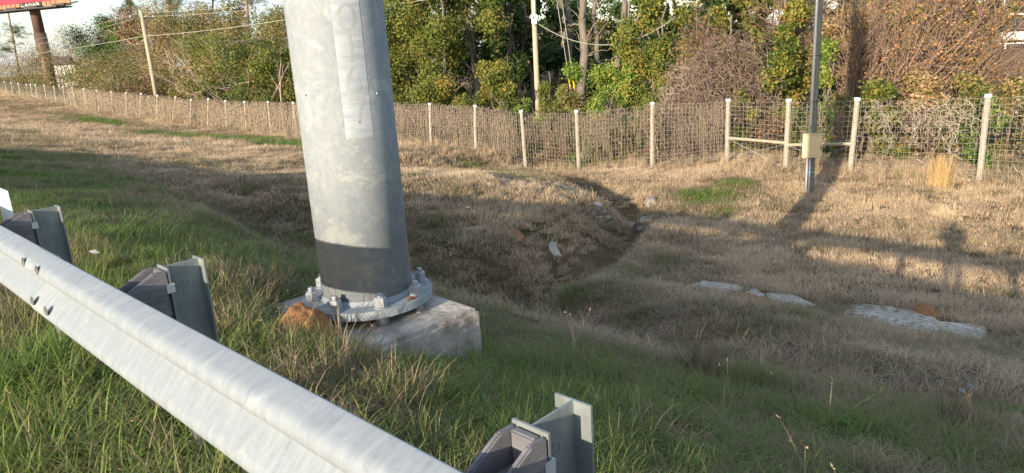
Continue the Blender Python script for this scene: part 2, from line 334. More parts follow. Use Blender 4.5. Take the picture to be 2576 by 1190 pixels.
# ------------------------------------------------------------------ ground
sg = np.concatenate([-np.geomspace(300, 14, 30), np.arange(-12, 34, 0.22), np.geomspace(34.5, 900, 70)])
pg = np.concatenate([-np.geomspace(600, 1.2, 26), np.arange(-0.9, 27, 0.18), np.geomspace(27.3, 900, 60)])
S, P = np.meshgrid(sg, pg, indexing='ij'); Z = height(S, P) + CAMH
Z = np.where(P < -0.45, Z - 0.03, Z)
X, Y = sp2xy(S, P); ns, npp = S.shape
idx = np.arange(ns * npp).reshape(ns, npp)
gf = np.stack([idx[:-1, :-1], idx[1:, :-1], idx[1:, 1:], idx[:-1, 1:]], -1).reshape(-1, 4)[:, ::-1]
def gmat():
    mt, n, l, b = nodes_of('ground_soil')
    tc = n.new('ShaderNodeTexCoord')
    n1 = n.new('ShaderNodeTexNoise'); n1.inputs['Scale'].default_value = 0.5; n1.inputs['Detail'].default_value = 8
    n2 = n.new('ShaderNodeTexNoise'); n2.inputs['Scale'].default_value = 14; n2.inputs['Detail'].default_value = 8; n2.inputs['Roughness'].default_value = 0.7
    r1 = ramp(n, [(0.35, (0.11, 0.10, 0.05)), (0.5, (0.20, 0.15, 0.095)), (0.65, (0.30, 0.225, 0.15))])
    r2 = ramp(n, [(0.3, (0.35, 0.33, 0.30)), (0.7, (1.15, 1.1, 1.0))])
    mx = n.new('ShaderNodeMixRGB'); mx.blend_type = 'MULTIPLY'; mx.inputs[0].default_value = 1
    l(tc.outputs['Object'], n1.inputs['Vector']); l(tc.outputs['Object'], n2.inputs['Vector']); l(n1.outputs[0], r1.inputs[0]); l(n2.outputs[0], r2.inputs[0])
    l(r1.outputs[0], mx.inputs[1]); l(r2.outputs[0], mx.inputs[2]); l(mx.outputs[0], b.inputs['Base Color']); b.inputs['Roughness'].default_value = 1; b.inputs['Specular IOR Level'].default_value = 0.1
    bp = n.new('ShaderNodeBump'); bp.inputs['Strength'].default_value = 0.9; bp.inputs['Distance'].default_value = 0.05; l(n2.outputs[0], bp.inputs['Height']); l(bp.outputs[0], b.inputs['Normal'])
    return mt
ground = mesh_obj('ground', np.stack([X, Y, Z], -1), gf, gmat(), smooth=True); tag(ground, kind='structure')
# road behind the camera
rs = np.concatenate([[-300, -120], np.arange(-60, 61, 6.0), [120, 300]]); rv = []; rfc = []
for s in rs:
    for p in (-0.55, -3.4, -11.0): x, y = sp2xy(s, p); rv.append((x, y, float(height(s, min(p, -0.5))) + CAMH + 0.006))
for i in range(len(rs) - 1):
    for j in range(2): a = i * 3 + j; rfc.append((a, a + 1, a + 4, a + 3))
tag(mesh_obj('road', rv, rfc, M['asphalt']), kind='structure')
ev = []; ef = []
for s in rs:
    for p in (-3.3, -3.45): x, y = sp2xy(s, p); ev.append((x, y, float(height(s, p)) + CAMH + 0.02))
for i in range(len(rs) - 1): a = i * 2; ef.append((a, a + 1, a + 3, a + 2))
tag(mesh_obj('road_edge_line', ev, ef, M['road_paint']), kind='structure')
#@@PART2

# ------------------------------------------------------------------ guardrail
def W(s, p, z):
    x, y = sp2xy(s, p); return Vector((x, y, z + CAMH))
RAIL_TOP, RAIL_BACK = -0.762, 0.750
gr = empty('guardrail', W(0, RAIL_BACK, -CAMH * 0 - 1.56), 'galvanised W-beam guardrail on steel posts with dark plastic blockouts beside the road', 'guardrail', rot=(0, 0, ROADROT))
Z0 = RAIL_TOP + 1.56                            # rail top in the guardrail's own frame
prof = [(0.0, 0.0), (0.004, -0.001), (0.054, -0.019), (0.066, -0.025), (0.075, -0.034), (0.0805, -0.045), (0.082, -0.054), (0.0815, -0.066), (0.077, -0.077), (0.069, -0.087), (0.017, -0.139), (0.009, -0.147), (0.005, -0.152), (0.004, -0.156)]
prof = prof + [(d, -0.312 - z) for d, z in prof[-2::-1]]
def beam(s0, s1, lap, name='rail_section'):
    ss = np.linspace(s0, s1, 14); v = []; f = []; k = len(prof)
    for s in ss:
        for off in (0.0, -0.0032):
            for d, z in prof: v.append((s, d + off + lap, Z0 + z + 0.0015 * math.sin(s * 1.7) + float(gdrop(s))))
    for i in range(len(ss) - 1):
        a, b = i * 2 * k, (i + 1) * 2 * k
        for j in range(k - 1):
            f.append((a + j, b + j, b + j + 1, a + j + 1)); f.append((a + k + j, a + k + j + 1, b + k + j + 1, b + k + j))
        f.append((a, a + k, b + k, b)); f.append((a + k - 1, b + k - 1, b + 2 * k - 1, a + 2 * k - 1))
    for a in (0, (len(ss) - 1) * 2 * k):
        for j in range(k - 1): f.append((a + j, a + j + 1, a + k + j + 1, a + k + j))
    return mesh_obj(name, v, f, M['galv_rail'], gr, smooth=True)
SPL = [3.56 + 3.81 * k for k in range(-2, 7)]
for i in range(len(SPL) - 1): beam(SPL[i] - 0.16, SPL[i + 1] + 0.16, 0.004 if i % 2 else 0.0)
bolt_me = None
def splice_bolt(s, z, d):
    global bolt_me
    if bolt_me is None:
        v, f = lathe_vf([(0.020, 0), (0.020, 0.003), (0.017, 0.005), (0.010, 0.0075), (0.003, 0.0085)], 14)
        v = [(x * 1.15, zz, y) for x, y, zz in v]
        o = mesh_obj('splice_bolt', v, f, M['rail_bolt'], gr, smooth=True); bolt_me = o.data
    else: o = link_mesh('splice_bolt', bolt_me, gr)
    o.location = (s, d, z); return o
M['rail_bolt'] = noise_mat('rail_bolt', [(0.3, (0.07, 0.065, 0.06)), (0.7, (0.15, 0.145, 0.14))], scale=40, rough=0.6, metal=0.0, bump=0.1)
for k in SPL[1:5]:
    for ds in (-0.11, 0.105):
        for zz, d in ((-0.040, 0.0835), (-0.222, 0.0865)):
            o = splice_bolt(k + ds, Z0 + zz + float(gdrop(k)), d)
# posts, blockouts
def ibeam(bm_mb, h0, h1):
    f0, f1, y0, y1, tf, tw = -0.05, 0.05, -0.335, -0.190, 0.0065, 0.006
    bm_mb.box(f0, f1, y1 - tf, y1, h0, h1); bm_mb.box(f0, f1, y0, y0 + tf, h0, h1); bm_mb.box(-tw / 2, tw / 2, y0 + tf, y1 - tf, h0, h1 - 0.001)
post_proto = {}
def add_post(s, dz=0.0):
    if not post_proto:
        a = MB(); ibeam(a, -1.1, Z0 + 0.012); post_proto['post'] = a.obj('post', M['galv_post'], gr)
        # blockout: two rounded lobes, a sloping top with an open pocket
        b = MB()
        b.box(-0.048, 0.048, -0.186, -0.006, Z0 - 0.375, Z0 - 0.215)
        b.box(-0.048, 0.048, -0.186, -0.006, Z0 - 0.195, Z0 - 0.075)
        b.box(-0.040, 0.040, -0.184, -0.010, Z0 - 0.22, Z0 - 0.19)
        post_proto['blockout'] = b.obj('blockout', M['plastic'], gr, bevel=0.012)
        c = MB(); y = [-0.187, -0.140, -0.004]; zt = [Z0 + 0.004, Z0 + 0.006, Z0 - 0.062]
        for x0, x1 in ((-0.050, -0.034), (0.034, 0.050)):
            v = [(x, yy, zz) for x in (x0, x1) for yy, zz in ((y[0], zt[0]), (y[1], zt[1]), (y[2], zt[2]), (y[2], Z0 - 0.09), (y[0], Z0 - 0.09))]
            c.add(v, [(0, 1, 2, 3, 4), (9, 8, 7, 6, 5)] + [(i, 5 + i, 5 + (i + 1) % 5, (i + 1) % 5) for i in range(5)])
        c.box(-0.034, 0.034, -0.187, -0.166, Z0 - 0.09, Z0 + 0.003); c.box(-0.034, 0.034, -0.045, -0.004, Z0 - 0.09, Z0 - 0.058)
        post_proto['pocket'] = c.obj('blockout_rim', M['plastic'], post_proto['blockout'], bevel=0.004)
        d = MB(); d.tube([(0.022, -0.200, Z0 - 0.155), (0.022, -0.245, Z0 - 0.155)], 0.009, 8); e = MB(); e.tube([(0.022, -0.1985, Z0 - 0.155), (0.022, -0.214, Z0 - 0.155)], 0.017, 6); e.obj('bolt_nut', M['conduit'], post_proto['post'])
        e = MB(); e.box(-0.052, -0.030, -0.206, -0.176, Z0 - 0.085, Z0 - 0.05); e.obj('clip', M['conduit'], post_proto['post'])
        post_proto['bolt'] = d.obj('mounting_bolt', M['conduit'], post_proto['post'])
        ring = MB(); ring.tube([(-0.0036, -0.262 + 0.014 * math.cos(t), Z0 - 0.075 + 0.014 * math.sin(t)) for t in np.linspace(0, 2 * math.pi, 17)], 0.0012, 4)
        ring.tube([(-0.0036, -0.262 + 0.012 * math.cos(t), Z0 - 0.105 + 0.012 * math.sin(t)) for t in np.linspace(-2.6, 1.2, 10)], 0.0012, 4)
        post_proto['stamp'] = ring.obj('stamped_mark', M['stamp'], post_proto['post'])
        po, bo = post_proto['post'], post_proto['blockout']
    else:
        po = copy_tree(post_proto['post'], gr); bo = copy_tree(post_proto['blockout'], gr)
    po.location = (s, 0, dz); bo.location = (s, 0, dz)
for k in range(-3, 11): add_post(0.900 + 1.905 * k, random.uniform(-0.006, 0.012) + float(gdrop(0.900 + 1.905 * k)))
# delineator plate behind the rail
dl = MB(); dl.box(5.20, 5.52, -0.205, -0.200, Z0 - 0.30, Z0 + 0.075)
dl.obj('delineator_plate', M['white'], gr, bevel=0.001)

# ------------------------------------------------------------------ steel monopole on its footing
PR = 0.302; PAX = Vector((-1.009, 4.634, 0)); PZ = -1.575 + CAMH   # top of base plate
pole = empty('steel_monopole', (PAX.x, PAX.y, PZ), 'thick galvanised steel monopole with faded number 0167, bolted to a concrete footing', 'pole')
FACE = math.atan2(-PAX.y, -PAX.x)                      # angle from axis towards the camera
def cyl(theta, z, r): a = FACE + theta; return (r * math.cos(a), r * math.sin(a), z)
v, f = lathe_vf([(PR, 0.0), (PR, 1.2), (PR - 0.002, 4.0), (PR - 0.006, 8.2), (PR - 0.03, 8.3)], 96); mesh_obj('shaft', v, f, M['galv_pole'], pole, smooth=True)
v, f = lathe_vf([(PR + 0.022, 0.0), (PR + 0.012, 0.008), (PR + 0.001, 0.028)], 72); mesh_obj('weld_bead', v, f[:-2], M['galv_pole'], pole, smooth=True)
v, f = lathe_vf([(0.432, -0.056), (0.437, -0.052), (0.437, -0.004), (0.433, 0.0), (PR - 0.01, 0.0)], 96); o = mesh_obj('base_plate', v, f, M['galv_plate'] if 'galv_plate' in M else M['galv_pole'], pole)
def cyl_hit(px, py):
    r = ray(px, py); ox, oy = -PAX.x, -PAX.y; A = r[0] ** 2 + r[1] ** 2; B = 2 * (ox * r[0] + oy * r[1]); C = ox * ox + oy * oy - PR * PR
    t = (-B - math.sqrt(max(0, B * B - 4 * A * C))) / (2 * A); hx, hy, hz = ox + r[0] * t, oy + r[1] * t, r[2] * t + CAMH
    th = (math.atan2(hy, hx) - FACE + math.pi) % (2 * math.pi) - math.pi; return th, hz - PZ
# painted strip
t0, zb = cyl_hit(871, 350); t1, _ = cyl_hit(941, 356); ts = np.linspace(t0, t1, 15); v = []; f = []
zz = np.linspace(zb, 3.4, 24)
for z in zz: v += [cyl(t, z, PR + 0.0012) for t in ts]
for i in range(len(zz) - 1):
    for j in range(len(ts) - 1): a = i * 15 + j; f.append((a, a + 1, a + 16, a + 15))
strip = mesh_obj('painted_strip', v, f, M['zinc_paint'], pole, smooth=True)
# numerals as painted strokes wrapped on the shaft (unit box: x -0.5..0.5, y -0.5..0.5)
T = np.linspace(0, 2 * math.pi, 29)
DIG = {'0': [[(0.36 * math.cos(t), 0.43 * math.sin(t)) for t in T]],
       '1': [[(-0.02, -0.5), (-0.02, -0.2), (-0.02, 0.2), (-0.02, 0.47)], [(-0.16, 0.33), (-0.02, 0.47)]],
       '6': [[(0.30 * math.cos(t), -0.18 + 0.27 * math.sin(t)) for t in T], [(-0.30, -0.16), (-0.26, 0.05), (-0.12, 0.28), (0.06, 0.47)]],
       '7': [[(-0.32, 0.44), (0.0, 0.44), (0.34, 0.44)], [(0.34, 0.44), (0.18, 0.15), (0.04, -0.18), (-0.02, -0.5)]]}
for ch, (px, py) in zip('0167', ((871, 43), (884, 121), (889, 203), (901, 279))):
    th0, z0 = cyl_hit(px, py); v = []; f = []; H = 0.165; wd = 0.0085
    for st in DIG[ch]:
        pts = []
        for (xa, ya), (xb, yb) in zip(st[:-1], st[1:]):
            for q in np.linspace(0, 1, 4, endpoint=False): pts.append((xa + (xb - xa) * q, ya + (yb - ya) * q))
        pts.append(st[-1]); pts = np.array(pts) * np.array([H * 0.78, H]); dd = np.gradient(pts, axis=0); dd /= np.linalg.norm(dd, axis=1)[:, None] + 1e-9; b0 = len(v)
        for (x, y), (dx, dy) in zip(pts, dd):
            for sgn in (-1, 1): v.append(cyl(th0 + (x - dy * wd * sgn) / PR, z0 + y + dx * wd * sgn, PR + 0.0022))
        for i in range(len(pts) - 1): f.append((b0 + 2 * i, b0 + 2 * i + 1, b0 + 2 * i + 3, b0 + 2 * i + 2))
    mesh_obj('numeral', v, f, M['numeral'], strip)
for px, py, dk in ((1100 * 0.644, 240, 1), (905, 307, 1), (948, 235, 0), (985, 635, 2), (822, 631, 1)):
    th, z = cyl_hit(px if px > 760 else 770, py); c = cyl(th, z, PR + 0.001)
    v, f = lathe_vf([(0.006, 0), (0.004, 0.002)], 8); o = mesh_obj('surface_pit', v, f, (M['white'], M['dark_steel'], M['rust'])[dk], pole); o.location = c
    o.rotation_euler = Vector((c[0], c[1], 0)).to_track_quat('Z', 'Y').to_euler()
# anchor bolts
def hexnut(r, z0, z1):
    pr = [(r * 0.93, z0), (r, z0 + 0.006), (r, z1 - 0.006), (r * 0.9, z1)]; return lathe_vf(pr, 6)
bp0 = at_z(967, 783, -1.575); a0 = math.atan2(bp0.y - PAX.y, bp0.x - PAX.x); first = None
for k in range(8):
    a = a0 + k * math.pi / 4 + (0.0 if k else 0)
    if first is None:
        v, f = lathe_vf([(0.019, -0.13), (0.019, 0.088), (0.0185, 0.092), (0.016, 0.096)], 14)
        bo = mesh_obj('anchor_bolt', v, f, M['bolt_zinc'] if 'bolt_zinc' in M else M['bolt_zinc'], pole, smooth=False)
        v, f = hexnut(0.040, 0.007, 0.068); mesh_obj('nut', v, f, M['bolt_zinc'], bo)
        v, f = lathe_vf([(0.047, 0.0005), (0.047, 0.007)], 20); mesh_obj('washer', v, f, M['bolt_zinc'], bo)
        v, f = hexnut(0.040, -0.112, -0.060); mesh_obj('levelling_nut', v, f, M['galv_post'], bo); first = bo
    else: bo = copy_tree(first, pole)
    bo.location = (0.375 * math.cos(a), 0.375 * math.sin(a), 0); bo.rotation_euler = (0, 0, a * 1.7)
# footing
FTOP = -1.70 + CAMH; A = at_z(1208, 772, -1.70); As, Ap = xy2sp(A.x, A.y)
ft = empty('concrete_footing', (*sp2xy(As + 0.645, Ap - 0.55), FTOP - 0.5), 'square concrete footing block under the steel monopole, half buried in grass', 'footing', rot=(0, 0, ROADROT + R_(-2.0)))
bm = bmesh.new(); bmesh.ops.create_cube(bm, size=1); bmesh.ops.scale(bm, vec=(1.30, 1.12, 1.3), verts=bm.verts); bmesh.ops.translate(bm, vec=(0, 0, 0.5 - 0.65), verts=bm.verts)
bmesh.ops.bevel(bm, geom=list(bm.edges), offset=0.03, segments=2, affect='EDGES'); bmesh.ops.subdivide_edges(bm, edges=list(bm.edges), cuts=6, use_grid_fill=True)
for q in bm.verts:
    nn = mnoise.noise_vector(q.co * 6.0) * 0.006; q.co += nn
bm_obj('block', bm, M['concrete'], ft, smooth=False)
rb = MB(); q = at_z(1022, 755, -1.565); rb.add([(0, 0, 0.004), (0.06, 0.015, 0.012), (0.075, 0.04, 0.004), (0.02, 0.035, 0.016)], [(0, 1, 2, 3)]); rb.add([(0, 0, 0.001), (0.06, 0.015, 0.001), (0.075, 0.04, 0.001), (0.02, 0.035, 0.001)], [(3, 2, 1, 0)])
o = rb.obj('dry_leaf', M['rust']); o.location = q; tag(o, 'curled rusty brown dry leaf lying on the pole base plate', 'leaf')

# ------------------------------------------------------------------ fire ant mounds
def mound(px, py, r, h, label, zoff=-0.05):
    c = ground_at(px, py); n = 44; v = []; f = []
    rings = 16
    for i in range(rings):
        q = i / (rings - 1)
        for j in range(n):
            t = 2 * math.pi * j / n; rr = r * q * (1 + 0.16 * math.sin(2 * t + px) + 0.08 * math.sin(5 * t))
            x, y = rr * math.cos(t), rr * math.sin(t); zz = h * (1 - q ** 2.2) * (1 + 0.25 * mnoise.noise(Vector((x * 9, y * 9, px))))
            gzz = gz(c.x + x, c.y + y) - gz(c.x, c.y)
            v.append((x, y, zz + gzz + zoff * q * q + 0.022 * mnoise.noise(Vector((x * 17, y * 17, py))) + 0.012 * mnoise.noise(Vector((x * 40, y * 40, py)))))
    for i in range(rings - 1):
        for j in range(n): f.append((i * n + j, i * n + (j + 1) % n, (i + 1) * n + (j + 1) % n, (i + 1) * n + j))
    o = mesh_obj('ant_mound', v, f, M['clay'], smooth=True); o.location = (c.x, c.y, gz(c.x, c.y)); tag(o, label, 'ant mound'); return o
mound(778, 835, 0.24, 0.17, 'orange clay ant mound against the steel pole base plate')
mound(2330, 790, 0.26, 0.15, 'rounded orange ant mound beside the large pale paved slab')
mound(1900, 752, 0.30, 0.06, 'low orange ant mound spilling across the narrow broken paving')
mound(1300, 592, 0.22, 0.07, 'small dull orange ant mound among green tufts on the creek bank')
#@@PART3

# ------------------------------------------------------------------ deer fence
fence = empty('wire_fence', (*sp2xy(10, FENCE_P), gz(*sp2xy(10, FENCE_P))), 'tall woven wire fence on wooden posts with white caps, along the woods', 'fence')
fence_inv = Matrix.Translation(-Vector(fence.location))
# (top x, top y, base x, base y) of every post
POSTS = [(2762, 232, 2732, 470), (2486, 238, 2462, 455), (2157, 247, 2138, 435), (1984, 250, 1976, 430), (1832, 250, 1828, 402), (1641, 258, 1640, 425), (1450, 278, 1457, 447), (1311, 278, 1323, 432), (1195, 265, 1197, 378), (1081, 260, 1085, 370), (985, 256, 990, 372),
         (905, 258, 912, 362), (822, 258, 830, 356), (737, 257, 747, 350), (674, 255, 683, 350), (615, 255, 622, 342), (567, 253, 571, 326), (524, 248, 523, 326), (481, 250, 479, 313), (442, 244, 434, 310), (396, 240, 394, 307), (355, 235, 352, 302), (317, 233, 318, 296), (280, 230, 286, 301), (243, 226, 252, 293), (211, 222, 220, 287), (182, 220, 193, 277), (158, 219, 167, 268), (135, 217, 144, 269), (111, 214, 121, 268), (89, 212, 98, 263), (77, 211, 85, 257), (66, 211, 74, 261), (46, 209, 55, 257), (28, 207, 36, 253), (11, 205, 20, 246), (-6, 203, 2, 245), (-24, 201, -16, 243)]
base_pts = []; top_pts = []
for i, (tx, ty, bx, by) in enumerate(POSTS):
    b = at_p(bx, by, FENCE_P); g = gz(b.x, b.y); t = at_p(tx, ty, FENCE_P)
    if t.z - b.z < 1.9: t.z = b.z + 2.0
    d = (t - b).normalized(); b2 = b + d * ((min(g, b.z) - 0.25 - b.z) / d.z)
    k = 8; r = 0.088 if i < 4 else (0.082 if i < 11 else 0.075)
    off = Vector(fence.location); pts = [b2.lerp(t, q) + Vector((random.uniform(-.006, .006), random.uniform(-.006, .006), 0)) - off for q in np.linspace(0, 1, 5)]
    mb = MB(); mb.tube(pts, [r * 1.04, r, r * random.uniform(.95, 1.04), r * .97, r * .95], k); po = mb.obj('post', M['wood_post'], fence)
    cp = MB(); cp.tube([t - d * 0.075 - off, t + d * 0.012 - off, t + d * 0.02 - off], [r * 1.09, r * 1.09, r * 0.8], 8); cp.obj('post_cap', M['post_cap'], po)
    base_pts.append(b); top_pts.append(t)
def wire_panel(i):
    b0, t0, b1, t1 = base_pts[i], top_pts[i], base_pts[i + 1], top_pts[i + 1]; off = Vector(fence.location)
    nrm = Vector((NX, NY, 0)); L0 = (b1 - b0).length; w_ = 0.0038 if i < 10 else 0.005; v = []; f = []
    def strand(p, q):
        d = (q - p).normalized(); a = d.cross(nrm).normalized() * w_; c = nrm * w_ * 0.7; o = len(v)
        for e in (p, q): v.extend([e + a, e + c, e - a, e - c])
        for j in range(4): f.append((o + j, o + (j + 1) % 4, o + 4 + (j + 1) % 4, o + 4 + j))
    pt = lambda a, h: (b0.lerp(b1, a)).lerp(t0.lerp(t1, a), h) - off - nrm * 0.085 + Vector((0, 0, 0.012 * math.sin(a * 9 + i)))
    nw = 16
    for k in range(nw):
        h = 0.03 + 0.93 * (k / (nw - 1)) ** 1.08
        for a, b in ((0, 0.5), (0.5, 1)): strand(pt(a, h), pt(b, h))
    nst = max(4, int(L0 / (0.155 if i < 12 else 0.22)))
    for k in range(1, nst): a = k / nst + random.uniform(-.003, .003); strand(pt(a, 0.03), pt(a, 0.96))
    v = [tuple(x) for x in v]; o = mesh_obj('wire_mesh', v, f, M['wire'], fence); o['kind'] = 'stuff'
for i in range(len(POSTS) - 1): wire_panel(i)
def brace(i, j, h, r=0.055):
    off = Vector(fence.location); nrm = Vector((NX, NY, 0))
    for a, b in ((i, (i + j) // 2), ((i + j) // 2, j)):
        p = base_pts[a].lerp(top_pts[a], h) - off - nrm * 0.03; q = base_pts[b].lerp(top_pts[b], h - .03) - off - nrm * 0.03
        MB().tube([p, p.lerp(q, .5), q], r, 8).obj('brace_rail', M['pole_wood'], fence)
        for lo, hi in ((a, b), (b, a)):
            p = base_pts[lo].lerp(top_pts[lo], 0.05) - off - nrm * 0.1; q = base_pts[hi].lerp(top_pts[hi], h - 0.02) - off - nrm * 0.1
            MB().tube([p, q], 0.0035, 4).obj('brace_wire', M['conduit'], fence)
brace(2, 4, 0.40); brace(30, 32, 0.38)

# ------------------------------------------------------------------ utility poles and wires
def rel(o, pts): return [Vector(p) - Vector(o.location) for p in pts]
# grey pole with conduit and beige cabinet, this side of the fence
gb = ground_at(2036, 482); up_ = empty('utility_pole', gb, 'grey weathered utility pole with metal conduit and beige cabinet in front of the fence', 'utility pole')
dcam = Vector((-gb.x, -gb.y, 0)).normalized(); side = Vector((-dcam.y, dcam.x, 0))
lean = Vector((0.0, 0.0, 1)) 
MB().tube([(0, 0, -0.6), (0, 0, 0), (0, 0, 3), (0, 0, 10.5)], [0.125, 0.122, 0.112, 0.09], 14).obj('shaft', M['pole_grey'], up_, smooth=True)
cd = dcam * 0.125 + side * -0.052
MB().tube([cd + Vector((0, 0, 2.0)), cd * 0.93 + Vector((0, 0, 10.2))], 0.034, 8).obj('conduit', M['conduit'], up_, smooth=True)
for dx in (0.02, 0.10):
    c2 = dcam * 0.125 + side * (-dx); MB().tube([c2 + Vector((0, 0, -0.3)), c2 + Vector((0, 0, 1.1))], 0.025, 8).obj('riser_pipe', M['conduit'], up_, smooth=True)
for z in (0.62, 2.7, 4.0, 5.6, 7.2):
    MB().tube([(0.142 * math.cos(t), 0.142 * math.sin(t), z) for t in np.linspace(0, 2 * math.pi, 19)], 0.012, 5).obj('strap', M['dark_steel'] if z > 1 else M['conduit'], up_)
mt = Matrix.Translation((0, 0, 0)) @ Matrix((side, dcam, Vector((0, 0, 1)))).transposed().to_4x4()
cb = MB(); cb.box(-0.25, 0.29, 0.12, 0.36, 1.08, 1.76, mtx=mt); cab = cb.obj('cabinet', M['beige'], up_, bevel=0.02)
MB().box(-0.235, 0.275, 0.362, 0.372, 1.10, 1.74, mtx=mt).obj('cabinet_door', M['beige'], cab, bevel=0.004)
MB().box(0.235, 0.258, 0.373, 0.388, 1.34, 1.43, mtx=mt).obj('latch', M['dark_steel'], cab)
MB().box(-0.265, 0.305, 0.115, 0.375, 1.761, 1.785, mtx=mt).obj('cabinet_hood', M['beige'], cab, bevel=0.006)
# wooden pole behind the fence with a white meter box
c = at_p(1353, 272, 31.0); c.z = gz(c.x, c.y); up2 = empty('utility_pole', c, 'brown wooden utility pole with a small white box, standing among vine-covered bushes', 'utility pole')
top2 = at_p(1341, -20, 31.0) - c; top2 = top2 * (11.0 / top2.z)
MB().tube([top2 * -0.05, top2 * 0.3, top2], [0.17, 0.155, 0.12], 14).obj('shaft', M['pole_wood'], up2, smooth=True)
dc2 = Vector((-c.x, -c.y, 0)).normalized(); sd2 = Vector((-dc2.y, dc2.x, 0)); bxp = at_p(1351, 48, 30.8) - c
m2 = Matrix.Translation(bxp) @ Matrix((sd2, dc2, Vector((0, 0, 1)))).transposed().to_4x4()
MB().box(-0.30, -0.02, 0.0, 0.14, -0.26, 0.26, mtx=m2).obj('meter_box', M['white'], up2, bevel=0.01)
MB().box(-0.22, -0.15, 0.141, 0.15, 0.0, 0.16, mtx=m2).obj('box_window', M['dark_steel'], up2)
MB().tube([bxp - sd2 * 0.12 + Vector((0, 0, .2)), bxp - sd2 * 0.10 + Vector((0, 0, 5))], 0.035, 7).obj('riser_pipe', M['conduit'], up2)
# guy wires with yellow guards
for k, (tx, bx, by) in enumerate(((1396, 1441, 238), (1409, 1450, 236))):
    b = at_p(bx, by, 28.5); b.z -= 0.6; t = at_p(tx, -30, 30.2); gy = empty('guy_wire', b, ('left' if k < 0 else '') + ('steel guy wire with yellow guard running down into the vines, nearer the wooden pole' if k == 0 else 'steel guy wire with yellow guard running down into the vines, beyond its twin'), 'guy wire', 'guy wires of the wooden pole')
    d = t - b; MB().tube([(0, 0, 0), d], 0.016, 5).obj('strand', M['cable'], gy)
    q0, q1 = at_p(bx, by, 28.5) - b, at_p(bx + (tx - bx) * .16, by - 42, 28.5) - b; MB().tube([d * (q0.z / d.z), d * (q1.z / d.z)], 0.034, 6).obj('guard', M['yellow'], gy)
def span(p, q, sag, r, mat, name, label, group=None, n=22):
    p, q = Vector(p), Vector(q); pts = []
    for k in range(n + 1):
        t = k / n; x = p.lerp(q, t); x.z -= sag * 4 * t * (1 - t); pts.append(x)
    o = empty(name, pts[0], label, 'cable', group); MB().tube([x - pts[0] for x in pts], r, 5).obj('strand', mat, o); return o
span(at_p(1354, 60, 30.9), at_p(1705, 38, 36.0), 1.35, 0.022, M['cable'], 'service_cable', 'pale service cable sagging from the white box into the trees')
# left wooden pole and its lines
c = at_p(392, 236, 26.0); c.z = gz(c.x, c.y); up3 = empty('utility_pole', c, 'leaning tan wooden utility pole carrying wires above the left vine-covered fence', 'utility pole')
top3 = at_p(354, 26, 26.0) - c
MB().tube([top3 * -0.04, top3 * 0.5, top3], [0.21, 0.19, 0.155], 12).obj('shaft', M['pole_wood'], up3, smooth=True)
u3 = Vector((NX, NY, 0)); t3 = c + top3
MB().box(-1.1, 1.1, -0.05, 0.05, -0.06, 0.06, mtx=Matrix.Translation(top3 * 0.93) @ Matrix((u3, Vector((UX, UY, 0)), Vector((0, 0, 1)))).transposed().to_4x4()).obj('crossarm', M['pole_grey'], up3)
for k in (-1.0, 1.0):
    v, f = lathe_vf([(0.05, 0), (0.09, 0.04), (0.06, 0.1), (0.09, 0.15), (0.03, 0.2)], 10); o = mesh_obj('insulator', v, f, M['conduit'], up3); o.location = top3 * 0.93 + u3 * k + Vector((0, 0, .06))
for k, (y0, xl, yl, xr, yr, rr, dsc) in enumerate(((30, -60, 128, 760, 0, 0.014, 'topmost'), (38, -60, 142, 760, 10, 0.014, 'second'), (75, -60, 148, 752, 44, 0.024, 'thick pale'), (88, -60, 178, 752, 92, 0.016, 'lowest dark'))):
    pc = c + top3 * ((236 - y0) / (236 - 26.0)) if y0 > 27 else t3
    pl = at_p(xl, yl, 31); pr_ = at_p(xr, yr, 29.5)
    mat = M['cable'] if k != 3 else M['dark_cable']
    o = empty('power_line', pl, '%s overhead wire crossing behind the leaning tan pole and the steel monopole' % dsc, 'cable', 'overhead wires along the fence')
    pts = [pl.lerp(pc, t) - Vector((0, 0, 0.35 * 4 * t * (1 - t))) for t in np.linspace(0, 1, 14)] + [pc.lerp(pr_, t) - Vector((0, 0, 0.15 * 4 * t * (1 - t))) for t in np.linspace(0.07, 1, 14)]
    pr2 = at_p(1110, -6 if k < 3 else 40, 30.0)
    if k in (2, 3): pts += [pr_.lerp(pr2, t) for t in np.linspace(0.1, 1, 6)]
    MB().tube([x - pl for x in pts], rr, 5).obj('strand', mat, o)

# ------------------------------------------------------------------ billboard
BD = 108.0; BK = 108.0 / 62.0                                        # distance ahead
def at_y(px, py, y): r = ray(px, py); return Vector((r[0], r[1], r[2])) * (y / r[1]) + Vector((0, 0, CAMH))
bb = at_y(126, 200, BD); bb.z = gz(bb.x, bb.y); bt = at_y(91, 18, BD)
bill = empty('billboard', bb, 'red and orange billboard on a single brown steel pole above the trees', 'billboard'); bill.scale = (BK, BK, BK)
ax_ = (bt.z - bb.z) / BK
MB().tube([(0, 0, -1), (0, 0, ax_ * 0.70)], 0.47, 20).obj('lower_shaft', M['bill_steel'], bill, smooth=True)
MB().tube([(0, 0, ax_ * 0.70), (0, 0, ax_ + 3)], 0.40, 20).obj('upper_shaft', M['bill_steel'], bill, smooth=True)
dvec = Vector((at_y(200, 14, BD - 1.5) - at_y(0, 12, BD + 3))); dvec.z = 0; dvec.normalize(); nv = Vector((-dvec.y, dvec.x, 0)); nv = nv if nv.dot(Vector((-bb.x, -bb.y, 0))) > 0 else -nv
mb_ = Matrix.Translation((0, 0, ax_)) @ Matrix((dvec, nv, Vector((0, 0, 1)))).transposed().to_4x4()
